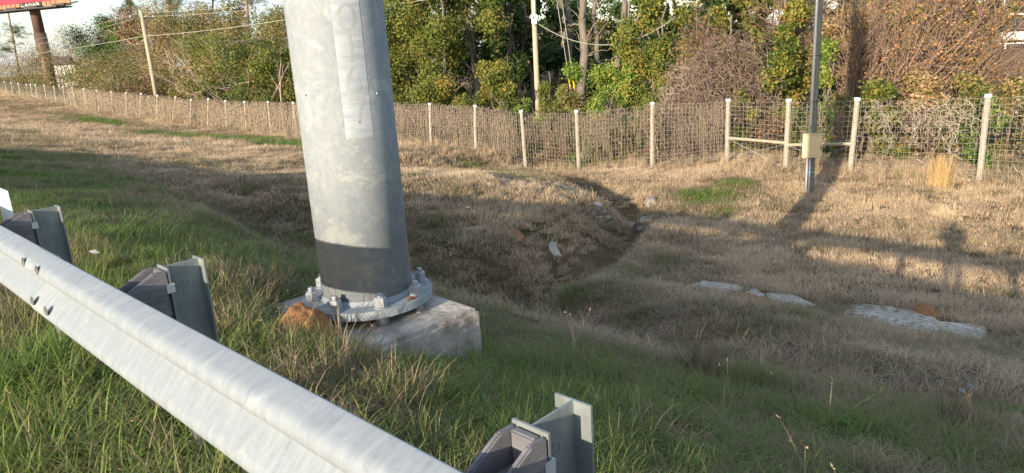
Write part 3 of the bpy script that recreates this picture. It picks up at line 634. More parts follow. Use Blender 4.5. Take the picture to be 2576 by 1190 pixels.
# local x along the panel: the pole at 0, right end about +3.6
xr = (at_y(205, 12, BD) - bt).dot(dvec) / BK + 1.9
xs = (at_y(153, 10, BD) - bt).dot(dvec) / BK + 1.2
MB().box(-10.5, xs, 0.85, 1.0, 0.30, 4.6, mtx=mb_).obj('red_panel', M['bill_red'], bill)
MB().box(xs, xr, 0.85, 1.0, 0.30, 4.6, mtx=mb_).obj('orange_panel', M['bill_orange'], bill)
MB().box(xs + .1, xs + 0.9, 1.002, 1.01, 0.33, 0.85, mtx=mb_).obj('printed_flower', M['conduit'], bill)
MB().box(xs + 2.0, xr - .4, 1.002, 1.01, 0.62, 0.95, mtx=mb_).obj('printed_bar', M['cream'], bill)
ap = MB(); ap.box(-10.5, xr - 0.6, 0.80, 0.9, -0.08, 0.29, mtx=mb_); apr = ap.obj('apron', M['bill_wood'], bill)
for k in range(30):
    x = -10.3 + k * 0.47
    if x < xr - 0.8: MB().box(x, x + 0.05, 0.901, 0.925, -0.07, 0.28, mtx=mb_).obj('apron_slat', M['dark_steel'], apr)
MB().box(-0.3, 1.9, 0.93, 0.96, -0.04, 0.27, mtx=mb_).obj('nameplate', M['black'], bill)
GL = {'L': ['10', '10', '10', '10', '11'], 'A': ['010', '101', '111', '101', '101'], 'M': ['10001', '11011', '10101', '10001', '10001'], 'R': ['110', '101', '110', '101', '101']}
xx = -0.15
for ch in 'LAMAR':
    lm = MB(); g = GL[ch]
    v = []; 
    segs = {'L': [[(0, 1), (0, 0), (1, 0)]], 'A': [[(0, 0), (.5, 1), (1, 0)], [(.2, .38), (.8, .38)]], 'M': [[(0, 0), (0, 1), (.5, .35), (1, 1), (1, 0)]], 'R': [[(0, 0), (0, 1), (.8, .95), (.9, .72), (.8, .5), (0, .48)], [(.35, .48), (1, 0)]]}[ch]
    for st in segs:
        lm.tube([mb_ @ Vector((xx + a * 0.29, 0.975, 0.015 + b * 0.2)) for a, b in st], 0.028, 4)
    lo = lm.obj('letter', M['white'], bill); xx += 0.40
    lo['kind'] = 'stuff'
MB().box(-10.5, xr - 1.2, 0.2, 1.7, -0.30, -0.20, mtx=mb_).obj('catwalk', M['dark_steel'], bill)
for x in (-3.4, -1.2, 0.9, xr - 1.7): MB().box(x, x + 1.2, 0.9, 1.6, -0.199, -0.05, mtx=mb_).obj('light_bracket', M['dark_steel'], bill)
MB().tube([mb_ @ Vector((xr - 2.2, 1.3, -0.36)), mb_ @ Vector((xr + 0.9, 1.6, -0.05))], 0.06, 5).obj('outrigger', M['dark_steel'], bill)
MB().tube([mb_ @ Vector((0, 0, 0.2)), mb_ @ Vector((0, 0.85, 0.2))], 0.25, 8).obj('bracket', M['dark_steel'], bill)

# ------------------------------------------------------------------ building beyond the trees
hb = at_y(150, 196, 128); hb.z = gz(hb.x, hb.y); bld = empty('building', hb, 'low white-walled building with a brown roof behind the billboard pole', 'building')
hw, hd = 3.2, 2.8; wt = at_y(150, 163, 128).z - hb.z; rt_ = at_y(150, 149, 128).z - hb.z
MB().box(-hw * .55, hw, -hd, hd, -0.5, wt, mtx=Matrix.Rotation(R_(18), 4, 'Z')).obj('wall', M['wall'], bld)
rfm = MB(); v = [(-hw * .55 - 1.5, -hd - .4, wt), (hw * .75, -hd - .4, wt), (hw * .75, hd + .4, wt), (-hw * .55 - 1.5, hd + .4, wt), (-hw * .55 - 1.5, 0, rt_ + .4), (hw * .75, 0, rt_ + .4)]
rfm.add([Matrix.Rotation(R_(18), 3, 'Z') @ Vector(q) for q in v], [(0, 1, 5, 4), (2, 3, 4, 5), (0, 4, 3), (1, 2, 5), (0, 3, 2, 1)]); rfm.obj('roof', M['roof'], bld)
for k in range(9):
    MB().box(-hw * .5 + k * 0.54, -hw * .5 + k * 0.54 + 0.07, -hd - 0.03, -hd - 0.002, 0, wt - .1, mtx=Matrix.Rotation(R_(18), 4, 'Z')).obj('wall_batten', M['roof'], bld)
#@@PART4

# ------------------------------------------------------------------ plant generators
def rnd_unit(rng, n):
    v = rng.normal(size=(n, 3)); return v / (np.linalg.norm(v, axis=1)[:, None] + 1e-9)
def leaves(rng, cen, size, tint, aspect=0.55, out=None):
    """one bent four-point leaf per centre; cen (n,3), size (n,), tint (n,)"""
    n = len(cen); a = rnd_unit(rng, n); a[:, 2] -= 0.35; a /= np.linalg.norm(a, axis=1)[:, None]
    b = np.cross(a, rnd_unit(rng, n) + (out * 1.2 if out is not None else 0)); b /= np.linalg.norm(b, axis=1)[:, None] + 1e-9; c = np.cross(a, b)
    sz = size[:, None]; v = np.empty((n, 4, 3), np.float32)
    v[:, 0] = cen - a * sz * 0.5; v[:, 2] = cen + a * sz * 0.5 - c * sz * 0.12; v[:, 1] = cen + b * sz * aspect * 0.5 + c * sz * 0.08; v[:, 3] = cen - b * sz * aspect * 0.5 + c * sz * 0.08
    return v.reshape(-1, 3), np.arange(n * 4).reshape(n, 4), np.repeat(tint, 4)
def tubes(lines, n=3):
    """many thin tubes at once; lines is a list of (points (k,3), radii (k,))"""
    V = []; F = []; o = 0
    for pts, rad in lines:
        pts = np.asarray(pts, float); k = len(pts); d = np.gradient(pts, axis=0); d /= np.linalg.norm(d, axis=1)[:, None] + 1e-9
        r = np.array([0.31, 0.77, 0.23]); a = np.cross(d, r); a /= np.linalg.norm(a, axis=1)[:, None] + 1e-9; b = np.cross(d, a)
        th = 2 * np.pi * np.arange(n) / n
        V.append((pts[:, None] + (a[:, None] * np.cos(th)[None, :, None] + b[:, None] * np.sin(th)[None, :, None]) * np.asarray(rad)[:, None, None]).reshape(-1, 3))
        i, j = np.meshgrid(np.arange(k - 1), np.arange(n), indexing='ij')
        F.append(np.stack([o + i * n + j, o + i * n + (j + 1) % n, o + (i + 1) * n + (j + 1) % n, o + (i + 1) * n + j], -1).reshape(-1, 4)); o += k * n
    return np.concatenate(V), np.concatenate(F)
def bend(rng, a, b, k=6, amp=0.1):
    a, b = np.asarray(a, float), np.asarray(b, float); t = np.linspace(0, 1, k)[:, None]; L_ = np.linalg.norm(b - a)
    w_ = np.cumsum(rng.normal(size=(k, 3)), axis=0) * amp * L_ / k; w_ -= t * w_[-1]; w_ -= (1 - t) * w_[0]
    return a + (b - a) * t + w_
def plant(name, x, y, H, Wd, leaf, label, cat, group=None, seed=0, n=None, size=0.10, tint=(0.5, 0.22), trunk=True, lobes=9, low=0.15, bark='bark', limb=8, twig=60, flat=1.0, tr=None, zoff=0.0, wander=0.35, shell=0.55, multi=1):
    """a leafy tree or shrub: trunk, limbs and a crown of leaf clusters"""
    rng = np.random.default_rng(1000 + seed); z = gz(x, y) + zoff
    t = empty(name, (x, y, z), label, cat, group)
    R0 = Wd / 2; ch = H * (1 - low); lob = []
    for k in range(lobes):
        q = rng.uniform(0.05, 0.95); rr = R0 * (0.25 + 0.75 * math.sin(math.pi * min(0.97, 0.22 + q * 0.72))) * rng.uniform(0.2, 0.72); th = rng.uniform(0, 2 * math.pi)
        lob.append((rr * math.cos(th), rr * math.sin(th) * flat, H * low + ch * q, R0 * rng.uniform(0.28, 0.5), rng.normal() * 0.12))
    n = int((n or 260 * Wd * H) * 0.69); size = size * 1.36; per = 26; nc = max(20, n // per); li = rng.integers(0, lobes, nc); la = np.array(lob)
    dirs = rnd_unit(rng, nc); rad = la[li, 3][:, None] * (shell + (1 - shell) * rng.uniform(-1, 0.55, (nc, 1))); sc_ = np.array([1, 1, min(1.3, 0.55 * ch / Wd + 0.5)])
    cl = la[li, :3] + dirs * rad * sc_; cl[:, 2] = np.maximum(cl[:, 2], 0.05 + rng.uniform(0, 0.25, nc)); cl[:, 2] = np.minimum(cl[:, 2], H * 1.03)
    ct = tint[0] + la[li, 4] + rng.normal(size=nc) * tint[1] * 0.5
    cen = np.repeat(cl, per, 0) + rng.normal(size=(nc * per, 3)) * (0.026 * Wd + 0.06) * np.array([1, 1, 0.75]); cen[:, 2] = np.maximum(cen[:, 2], 0.03)
    od = np.repeat(dirs, per, 0); tn = np.clip(np.repeat(ct, per) + rng.normal(size=nc * per) * tint[1], 0, 1)
    v, f, tt = leaves(rng, cen, size * rng.uniform(0.6, 1.35, nc * per), tn, out=od)
    o = mesh_obj('crown', v, f, M[leaf], t, tint=tt); o['kind'] = 'stuff'
    if trunk:
        r0 = tr or max(0.05, H * 0.016); tops = []
        for mth in range(multi):
            tp = np.array([rng.normal() * wander * R0, rng.normal() * wander * R0, H * rng.uniform(0.75, 0.9)]); bs = np.array([rng.normal() * 0.12 * multi, rng.normal() * 0.12 * multi, -0.2])
            pts = bend(rng, bs, tp, 9, 0.12); tv, tf = tube_vf([tuple(q) for q in pts], list(np.linspace(r0, r0 * 0.25, 9) / (1 if multi == 1 else 1.5)), 8); mesh_obj('trunk', tv, tf, M[bark], t, smooth=True); tops.append(pts)
        ln = []
        for k in range(limb):
            pts = tops[k % multi]; i = rng.integers(2, 7); l = la[k % lobes]; ln.append((bend(rng, pts[i], l[:3], 6, 0.2), np.linspace(r0 * 0.45, r0 * 0.12, 6)))
        for k in range(twig):
            j = rng.integers(0, nc); l = la[li[j]]; ln.append((bend(rng, l[:3], cl[j] + dirs[j] * 0.15, 5, 0.25), np.linspace(r0 * 0.12 + 0.004, 0.005, 5)))
        bv, bf = tubes(ln, 4); b_ = mesh_obj('branches', bv, bf, M[bark], t); b_['kind'] = 'stuff'
    return t
def spot(px, p, py=150):
    q = at_p(px, py, p); return q.x, q.y
def topz(px, py, p): return at_p(px, py, p).z
def wpx(px, p, w_): return (at_p(px + w_ / 2, 150, p) - at_p(px - w_ / 2, 150, p)).length * 1.1
def P_(px, p, ytop, wp, leaf, name, label, cat, group=None, hmax=10.5, **k):
    x, y = spot(px, p); H = min(hmax, max(0.8, topz(px, ytop, p) - gz(x, y))); return plant(name, x, y, H, wpx(px, p, wp), leaf, label, cat, group, seed=px * 7 + int(p * 3), **k)

# ---- bushes along the left fence
GL_ = 'bushes behind the vine-covered fence'
P_(-30, 34, 100, 130, 'leaf_olive', 'bush', 'dull olive bush at the far end of the capped-post fence', 'bush', GL_, tint=(0.6, 0.25), size=0.158, n=9000, bark='twig')
P_(70, 40, 150, 110, 'leaf_olive', 'bush', 'brownish low bush left of the billboard pole', 'bush', GL_, tint=(0.7, 0.25), size=0.168, n=8000, bark='twig')
P_(135, 35, 178, 130, 'leaf_green', 'bush', 'low green bush covering the foot of the billboard pole', 'bush', GL_, tint=(0.55, 0.25), size=0.147, n=8000)
P_(205, 34, 120, 120, 'leaf_olive', 'bush', 'olive bush beside the white-walled building', 'bush', GL_, tint=(0.5, 0.25), size=0.147, n=11000, bark='twig')
P_(262, 44, 48, 84, 'leaf_dark', 'cedar_tree', 'dark green cedar with a clumped top against the sky', 'tree', n=15000, size=0.179, tint=(0.55, 0.2), low=0.03)
P_(306, 40, 46, 70, 'leaf_green', 'cedar_tree', 'brighter green cedar just behind the leaning tan pole', 'tree', n=13000, size=0.168, tint=(0.35, 0.2), low=0.03)
P_(300, 33, 138, 150, 'leaf_olive', 'bush', 'wide olive bush left of the leaning tan pole', 'bush', GL_, n=15000, size=0.126, tint=(0.45, 0.25), bark='twig_pale')
P_(372, 38, 20, 120, 'leaf_brown', 'tree', 'rusty brown leaved tree behind the leaning tan pole', 'tree', n=12000, size=0.147, tint=(0.4, 0.25), low=0.25, bark='twig')
P_(432, 32, 100, 140, 'leaf_olive', 'bush', 'olive bush with bare stems right of the leaning tan pole', 'bush', GL_, n=15000, size=0.126, tint=(0.52, 0.27), bark='twig_pale', twig=160)
P_(470, 37, -10, 160, 'leaf_olive', 'tree', 'tall mixed brown and olive tree below the pine trunk', 'tree', n=16000, size=0.147, tint=(0.72, 0.25), low=0.1, bark='twig_pale', twig=180)
P_(545, 33, 95, 140, 'leaf_gold', 'bush', 'yellow-green bush with pale arching stems at the vine fence', 'bush', GL_, n=18000, size=0.116, tint=(0.4, 0.22), bark='twig_pale', twig=120)
P_(560, 39, -5, 150, 'leaf_olive', 'tree', 'olive brown tree with thin crown under the open sky', 'tree', n=14000, size=0.158, tint=(0.50, 0.25), low=0.15, bark='twig_pale', twig=180)
P_(640, 35, 18, 150, 'leaf_gold', 'tree', 'golden olive tree beside the steel monopole, left of it', 'tree', n=22000, size=0.126, tint=(0.42, 0.22), low=0.05, bark='twig_pale', twig=120)
P_(668, 31, 178, 120, 'leaf_dark', 'bush', 'dark green bush low behind the vine fence near the monopole', 'bush', GL_, n=11000, size=0.116, tint=(0.6, 0.2))
P_(735, 33, -40, 170, 'leaf_olive', 'tree', 'leafy brown-green tree rising beside the monopole edge', 'tree', n=24000, size=0.126, tint=(0.42, 0.25), low=0.05, bark='twig_pale', twig=160)
P_(480, 30, 200, 70, 'leaf_green', 'bush', 'small bright green bush at the leaning pole foot', 'bush', GL_, n=6000, size=0.105, tint=(0.6, 0.2))
P_(610, 30, 205, 60, 'leaf_green', 'bush', 'small fresh green bush in the vine fence shade', 'bush', GL_, n=5000, size=0.105, tint=(0.5, 0.2))
P_(820, 34, -40, 150, 'leaf_gold', 'tree', 'golden tree standing hidden behind the steel monopole', 'tree', n=4000, size=0.137, tint=(0.5, 0.2), low=0.05)
P_(910, 33, -20, 140, 'leaf_gold', 'tree', 'second golden tree hidden behind the steel monopole', 'tree', n=4000, size=0.137, tint=(0.5, 0.2), low=0.05)
for px, p, yt, wp, lf, tn in ((230, 46, 80, 150, 'leaf_olive', .5), (330, 48, 90, 150, 'leaf_dark', .7), (400, 46, 40, 160, 'leaf_olive', .6), (480, 44, 40, 160, 'leaf_olive', .5), (560, 44, 20, 160, 'leaf_olive', .5), (640, 42, 0, 160, 'leaf_gold', .4), (720, 40, 30, 160, 'leaf_olive', .5), (260, 33, 165, 130, 'leaf_olive', .5), (350, 31, 178, 130, 'leaf_olive', .45), (400, 30, 180, 120, 'leaf_brown', .3), (500, 30, 165, 130, 'leaf_olive', .6), (590, 30, 150, 130, 'leaf_gold', .35), (700, 30, 110, 120, 'leaf_gold', .4)):
    where = ('left of the leaning tan pole' if px < 345 else 'around the leaning tan pole' if px < 450 else 'between leaning pole and monopole' if px < 600 else 'next to the monopole') + (', at the fence' if p < 40 else ', set back')
    P_(px, p, yt, wp, lf, 'bush', {'leaf_olive': 'olive bush filling the hedge ' + where, 'leaf_dark': 'dark bush filling the hedge ' + where, 'leaf_gold': 'golden green bush filling the hedge ' + where, 'leaf_brown': 'brown-leaved bush filling the hedge ' + where}[lf], 'bush', 'hedge behind the vine-covered fence', n=8000, size=0.148, tint=(tn, .25), low=0.02, bark='twig_pale', twig=70)
# ---- golden trees right of the monopole
P_(1005, 29.5, -110, 150, 'leaf_gold', 'tree', 'golden green leafy tree at the right edge of the monopole', 'tree', n=30000, size=0.115, tint=(0.43, 0.2), low=0.03, lobes=14, twig=100)
P_(1085, 31, -160, 180, 'leaf_gold', 'tree', 'broad gold-leaved tree above the fence between monopole and wooden pole', 'tree', n=36000, size=0.115, tint=(0.46, 0.2), low=0.16, lobes=16, twig=140)
P_(1175, 33, -150, 170, 'leaf_gold', 'tree', 'gold-leaved tree with a visible grey trunk near the dark hollow', 'tree', n=30000, size=0.12, tint=(0.38, 0.22), low=0.35, lobes=14, tr=0.17)
P_(1235, 28.5, 158, 110, 'leaf_gold', 'bush', 'rounded golden bush over the dark hollow behind the fence', 'bush', n=14000, size=0.10, tint=(0.52, 0.2), low=0.35)
P_(1262, 36, -120, 130, 'leaf_dark', 'tree', 'dark glossy evergreen tree behind the golden bush', 'tree', n=17000, size=0.16, tint=(0.5, 0.25), low=0.1)
P_(1055, 28, 190, 140, 'leaf_gold', 'bush', 'low golden bush above the fence wire beside the monopole', 'bush', n=12000, size=0.10, tint=(0.5, 0.2))
P_(1300, 40, -120, 120, 'leaf_brown', 'tree', 'reddish brown leaved tree left of the wooden pole', 'tree', n=12000, size=0.16, tint=(0.25, 0.2), low=0.25)
# ---- vines and shrubs by the wooden pole
GV = 'shrubs around the wooden pole'
P_(1318, 28.5, 205, 90, 'leaf_green', 'bush', 'yellow-green vine bush at the left foot of the wooden pole', 'bush', GV, n=9000, size=0.09, tint=(0.75, 0.2))
P_(1382, 29, 150, 62, 'leaf_gold', 'bush', 'upright vine-clad bush at the right foot of the wooden pole', 'bush', GV, n=9000, size=0.09, tint=(0.4, 0.2), low=0.02)
P_(1445, 29, 125, 90, 'leaf_green', 'bush', 'bright green pointed bush behind the yellow guy guards', 'bush', GV, n=13000, size=0.09, tint=(0.62, 0.18), low=0.03)
P_(1512, 28.5, 172, 110, 'leaf_green', 'bush', 'feathery green bush right of the yellow guy guards', 'bush', GV, n=13000, size=0.09, tint=(0.7, 0.18), low=0.03)
P_(1560, 29, 135, 100, 'leaf_green', 'bush', 'pale green ferny bush below the vine-wrapped tree', 'bush', GV, n=12000, size=0.09, tint=(0.75, 0.18), low=0.03)
P_(1425, 27.5, 225, 120, 'leaf_olive', 'bush', 'low brownish bush under the guy wires', 'bush', GV, n=8000, size=0.09, tint=(0.5, 0.25), low=0.02, bark='twig')
P_(1620, 30, -90, 150, 'leaf_gold', 'tree', 'tree wrapped in green and gold vines right of the gap', 'tree', n=34000, size=0.105, tint=(0.42, 0.22), low=0.02, lobes=16, twig=100)
P_(1655, 28.5, 165, 90, 'leaf_gold', 'bush', 'small olive bush in front of the vine-wrapped tree', 'bush', GV, n=9000, size=0.09, tint=(0.4, 0.22), low=0.02)
P_(1735, 31.5, -70, 150, 'leaf_gold', 'tree', 'gold and green vine tree above the brown tangle', 'tree', n=26000, size=0.11, tint=(0.5, 0.25), low=0.1, lobes=14, twig=120)
P_(1850, 32, -60, 170, 'leaf_gold', 'tree', 'yellowing tree behind the top of the brown vine tangle', 'tree', n=28000, size=0.11, tint=(0.52, 0.25), low=0.1, lobes=14, twig=140)
P_(1965, 29, 60, 120, 'leaf_gold', 'bush', 'yellow and green tall bush left of the grey utility pole', 'bush', n=22000, size=0.095, tint=(0.48, 0.27), low=0.02)
P_(1990, 31, -80, 130, 'leaf_gold', 'tree', 'autumn-gold tree directly behind the grey utility pole', 'tree', n=22000, size=0.11, tint=(0.62, 0.25), low=0.15)
P_(2075, 29, 100, 95, 'leaf_green', 'bush', 'green and yellow bush right of the grey utility pole', 'bush', n=14000, size=0.095, tint=(0.55, 0.3), low=0.02)
P_(2100, 31, -70, 130, 'leaf_olive', 'tree', 'thin olive tree with bare trunks right of the grey utility pole', 'tree', n=14000, size=0.11, tint=(0.7, 0.25), low=0.1, bark='twig', twig=260, multi=2)
P_(2215, 27.5, 195, 130, 'leaf_gold', 'bush', 'low green and yellow bush under the leaning bare branches', 'bush', n=12000, size=0.09, tint=(0.45, 0.28), low=0.02, bark='twig')
P_(2330, 28, 160, 150, 'leaf_olive', 'bush', 'bush with orange leaves beneath the leaning bare branches', 'bush', n=13000, size=0.10, tint=(0.8, 0.25), low=0.02, bark='twig', twig=220)
P_(2450, 28, 190, 150, 'leaf_olive', 'bush', 'olive brown bush above the fence near the large end post', 'bush', n=12000, size=0.10, tint=(0.5, 0.27), low=0.02, bark='twig', twig=160)
P_(2560, 29, 205, 130, 'leaf_olive', 'bush', 'low olive bush beyond the large end post', 'bush', n=9000, size=0.10, tint=(0.55, 0.27), low=0.02, bark='twig')
# ---- darker wood behind
k = 0
for px, p, yt, wp, lf in ((1110, 42, -60, 190, 'leaf_dark'), (1230, 46, -80, 190, 'leaf_dark'), (1340, 44, -40, 150, 'leaf_dark'), (1395, 52, 120, 170, 'leaf_dark'), (1480, 46, 150, 130, 'leaf_dark'), (1570, 48, 100, 150, 'leaf_dark'), (1545, 70, 60, 200, 'leaf_olive'), (1440, 74, 80, 200, 'leaf_olive'),
                          (1700, 44, -60, 220, 'leaf_olive'), (1880, 46, -60, 240, 'leaf_olive'), (2050, 46, -50, 240, 'leaf_olive'), (640, 50, 0, 170, 'leaf_olive'), (500, 52, 20, 170, 'leaf_olive'), (350, 56, 60, 150, 'leaf_dark'), (760, 46, -30, 150, 'leaf_dark'), (960, 42, -60, 200, 'leaf_dark'), (1660, 58, 20, 160, 'leaf_dark'), (1420, 66, -50, 170, 'leaf_dark'), (1500, 72, -40, 170, 'leaf_dark'), (1590, 64, -40, 150, 'leaf_dark'), (2240, 46, -50, 200, 'leaf_olive'), (2350, 50, -40, 200, 'leaf_olive'), (2450, 56, 0, 170, 'leaf_olive'), (1030, 38, -60, 170, 'leaf_dark'), (1150, 39, -60, 170, 'leaf_dark'), (1260, 41, -60, 150, 'leaf_dark'), (1640, 38, -60, 170, 'leaf_dark'), (1760, 39, -60, 180, 'leaf_dark'), (1930, 38, -60, 180, 'leaf_olive'), (2120, 38, -60, 160, 'leaf_dark'), (1350, 60, -50, 130, 'leaf_dark'), (1830, 41, -80, 200, 'leaf_olive'), (1945, 42, -80, 200, 'leaf_olive')):
    names = {'leaf_dark': 'dark evergreen tree standing deep in the wood', 'leaf_olive': 'brown-olive tree standing deep in the wood'}
    where = 'behind the hedge left of the monopole' if px < 780 else 'behind the golden trees by the monopole' if px < 1320 else 'in the gap beside the wooden pole' if px < 1615 else 'behind the vine-wrapped tree' if px < 1800 else 'behind the grey utility pole' if px < 2090 else 'behind the leaning bare branches'
    P_(px, p, yt, wp, lf, 'tree', names[lf].replace('standing deep in the wood', 'deep in the wood ' + where), 'tree', 'trees deep in the wood', n=5200, size=0.30, tint=(0.40, 0.22), low=0.02, twig=40); k += 1
# ---- tall bare trunks in the gap
for k, (px, p, r, ln, sd) in enumerate(((1462, 40, 0.34, 4, 'thick grey forked trunk in the shaded gap'), (1500, 47, 0.22, -2, 'slim dark trunk beside the forked trunk'), (1540, 44, 0.26, 34, 'curved dark trunk leaning right in the gap'), (1430, 50, 0.30, -4, 'dark trunk behind the guy wires'), (1600, 60, 0.16, 2, 'pale thin trunk far back in the gap'), (1395, 55, 0.2, 6, 'dark trunk just right of the wooden pole'), (1190, 34.0, 0.16, -12, 'bare grey trunk under the golden trees'), (1120, 30.5, 0.09, -30, 'thin crooked trunk under the golden trees'))):
    x, y = spot(px, p); z = gz(x, y); t = empty('bare_tree', (x, y, z), sd, 'tree'); rng = np.random.default_rng(50 + k)
    tp = at_p(px + ln, -60, p); pts = bend(rng, (0, 0, -.2), (tp.x - x, tp.y - y, tp.z - z + 2), 10, 0.16); v, f = tube_vf([tuple(q) for q in pts], list(np.linspace(r, r * 0.6, 10)), 9); mesh_obj('trunk', v, f, M['bark'], t, smooth=True)
    lns = []
    for j in range(14):
        i = rng.integers(3, 9); e = pts[i] + rnd_unit(rng, 1)[0] * rng.uniform(0.8, 2.4) + np.array([0, 0, 0.8]); lns.append((bend(rng, pts[i], e, 6, 0.3), np.linspace(r * 0.3, 0.015, 6)))
    v, f = tubes(lns, 4); mesh_obj('branches', v, f, M['bark'], t)['kind'] = 'stuff'
# ---- pines above the left bushes
def pine(px, p, lean, r, label, seed, h0=0, tufts=26, ylo=-40, yhi=40):
    x, y = spot(px, p); z = gz(x, y); rng = np.random.default_rng(300 + seed); t = empty('pine_tree', (x, y, z), label, 'tree')
    tp = at_p(px + lean, -120, p); H = tp.z - z; pts = bend(rng, (0, 0, -.2), (tp.x - x, tp.y - y, H), 12, 0.03); v, f = tube_vf([tuple(q) for q in pts], list(np.linspace(r, r * 0.7, 12)), 9); mesh_obj('trunk', v, f, M['bark_pine'], t, smooth=True)
    lns = []; cen = []; tn = []; sz = []
    for j in range(tufts):
        zz = rng.uniform(topz(px, yhi, p) - z, topz(px, ylo, p) - z); b = np.array([np.interp(zz, pts[:, 2], pts[:, q]) for q in range(3)]); th = rng.uniform(0, 6.28); Lb = rng.uniform(1.2, 3.6)
        e = b + np.array([math.cos(th) * Lb, math.sin(th) * Lb, rng.uniform(-0.3, 0.7)]); br = bend(rng, b, e, 7, 0.25); lns.append((br, np.linspace(0.06, 0.015, 7)))
        for q in range(9):
            c0 = br[rng.integers(3, 7)] + rng.normal(size=3) * 0.35; lns.append((bend(rng, br[4], c0, 4, 0.1), np.linspace(0.02, 0.008, 4))); m_ = 34
            cen.append(c0 + rng.normal(size=(m_, 3)) * np.array([0.2, 0.2, 0.13])); tn.append(np.clip(0.5 + rng.normal() * 0.15 + rng.normal(size=m_) * 0.2, 0, 1)); sz.append(rng.uniform(0.2, 0.34, m_))
    v, f = tubes(lns, 4); mesh_obj('branches', v, f, M['bark_pine'], t)['kind'] = 'stuff'
    v, f, tt = leaves(rng, np.concatenate(cen), np.concatenate(sz), np.concatenate(tn), aspect=0.13); mesh_obj('needles', v, f, M['needle'], t, tint=tt)['kind'] = 'stuff'
pine(430, 44, -14, 0.30, 'tall pine with a scaly reddish trunk behind the leaning tan pole', 1, tufts=34, ylo=-60, yhi=24)
pine(618, 48, -4, 0.24, 'slender pine trunk rising left of the monopole', 2, tufts=16, ylo=-60, yhi=10)
pine(330, 52, -8, 0.22, 'pine with hanging needle branches left of the leaning tan pole', 3, tufts=26, ylo=-40, yhi=36)
pine(530, 56, 4, 0.18, 'thin distant pine between the two taller pines', 4, tufts=18, ylo=-30, yhi=40)
pine(40, 40, -48, 0.20, 'dark crooked pine leaning left at the frame end of the fence', 5, tufts=22, ylo=60, yhi=150)
# ---- leafless trees
def bare(px, p, ytop, wp, mat, label, seed, stems=7, leanx=0.0, r0=0.05, name='bare_tree', cat='tree', group=None, fork=26, lf=None, nl=0, ltint=(0.8, 0.2)):
    x, y = spot(px, p); z = gz(x, y); rng = np.random.default_rng(700 + seed); H = topz(px, ytop, p) - z; Wm = wpx(px, p, wp); t = empty(name, (x, y, z), label, cat, group); lns = []; tips = []
    rx = Vector((RM[0, 0], RM[1, 0], 0)).normalized()
    for s_ in range(stems):
        a = rng.uniform(-0.5, 0.5) * Wm + leanx * H; d = rng.normal() * 0.25 * Wm; e = np.array([rx.x * a - rx.y * d, rx.y * a + rx.x * d, H * rng.uniform(0.7, 1.0)]); b0 = np.array([rng.normal() * 0.25, rng.normal() * 0.25, -0.1]); pts = bend(rng, b0, e, 9, 0.18); lns.append((pts, np.linspace(r0, r0 * 0.25, 9)))
        for q in range(fork):
            i = rng.integers(2, 9); dirn = e / np.linalg.norm(e) * 0.8 + rnd_unit(rng, 1)[0] * 0.75; L1 = H * rng.uniform(0.1, 0.32); tip = pts[i] + dirn * L1; br = bend(rng, pts[i], tip, 5, 0.25); lns.append((br, np.linspace(r0 * 0.36, 0.008, 5)))
            for w2 in range(3):
                j = rng.integers(1, 5); tip2 = br[j] + (dirn + rnd_unit(rng, 1)[0] * 0.9) * L1 * rng.uniform(0.25, 0.55); lns.append((bend(rng, br[j], tip2, 4, 0.25), np.linspace(r0 * 0.16 + 0.003, 0.006, 4))); tips.append(tip2)
    v, f = tubes(lns, 4); mesh_obj('branches', v, f, M[mat], t)['kind'] = 'stuff'
    if nl:
        tp = np.array(tips); c = tp[rng.integers(0, len(tp), nl)] + rng.normal(size=(nl, 3)) * 0.12; v, f, tt = leaves(rng, c, rng.uniform(0.06, 0.13, nl), np.clip(ltint[0] + rng.normal(size=nl) * ltint[1], 0, 1)); mesh_obj('leaves', v, f, M[lf], t, tint=tt)['kind'] = 'stuff'
    return t
GB = 'bare trees beyond the billboard'
for k, (px, yt, wp) in enumerate(((75, 110, 60), (105, 80, 70), (150, 95, 60), (178, 62, 80), (210, 52, 90), (235, 85, 60))):
    bare(px, 100 - k * 2, yt, wp, 'twig_grey', ('pale grey leafless tree left of the billboard pole against the sky', 'pale grey leafless tree right behind the billboard pole', 'pale leafless tree just right of the billboard pole', 'broad pale leafless tree between billboard pole and cedar', 'tallest pale leafless tree beside the dark cedar', 'small pale leafless tree in front of the dark cedar')[k], 10 + k, stems=5, r0=0.10, fork=22, group=GB)
bare(20, 60, 120, 90, 'twig', 'brown leafless tree at the left end of the fence', 17, stems=6, r0=0.07)
bare(440, 30, 190, 190, 'twig_pale', 'fan of pale arching bare stems above the vine fence', 21, stems=12, r0=0.022, fork=8, name='bare_shrub', cat='shrub', leanx=-0.1)
bare(585, 29.5, 120, 160, 'twig_pale', 'pale bare stems arching left beside the golden olive tree', 22, stems=10, r0=0.025, fork=8, name='bare_shrub', cat='shrub', leanx=-0.35)
bare(2140, 29.5, -40, 160, 'twig', 'brown leafless tree right of the grey utility pole', 23, stems=9, r0=0.05, fork=26, leanx=0.1, lf='leaf_brown', nl=500)
bare(2205, 28.5, -60, 210, 'twig', 'dense brown leafless branches leaning right with a few orange leaves', 24, stems=12, r0=0.055, fork=17, leanx=0.42, lf='leaf_brown', nl=2600, ltint=(0.9, 0.15))
bare(2275, 29.5, -60, 240, 'twig', 'second fan of brown branches leaning right over the fence', 25, stems=11, r0=0.05, fork=17, leanx=0.5, lf='leaf_gold', nl=2400, ltint=(0.85, 0.15))
bare(2360, 30, 60, 220, 'twig', 'fine reddish twigs drooping right toward the road', 26, stems=9, r0=0.03, fork=16, leanx=0.45, name='bare_shrub', cat='shrub', lf='leaf_brown', nl=1200)
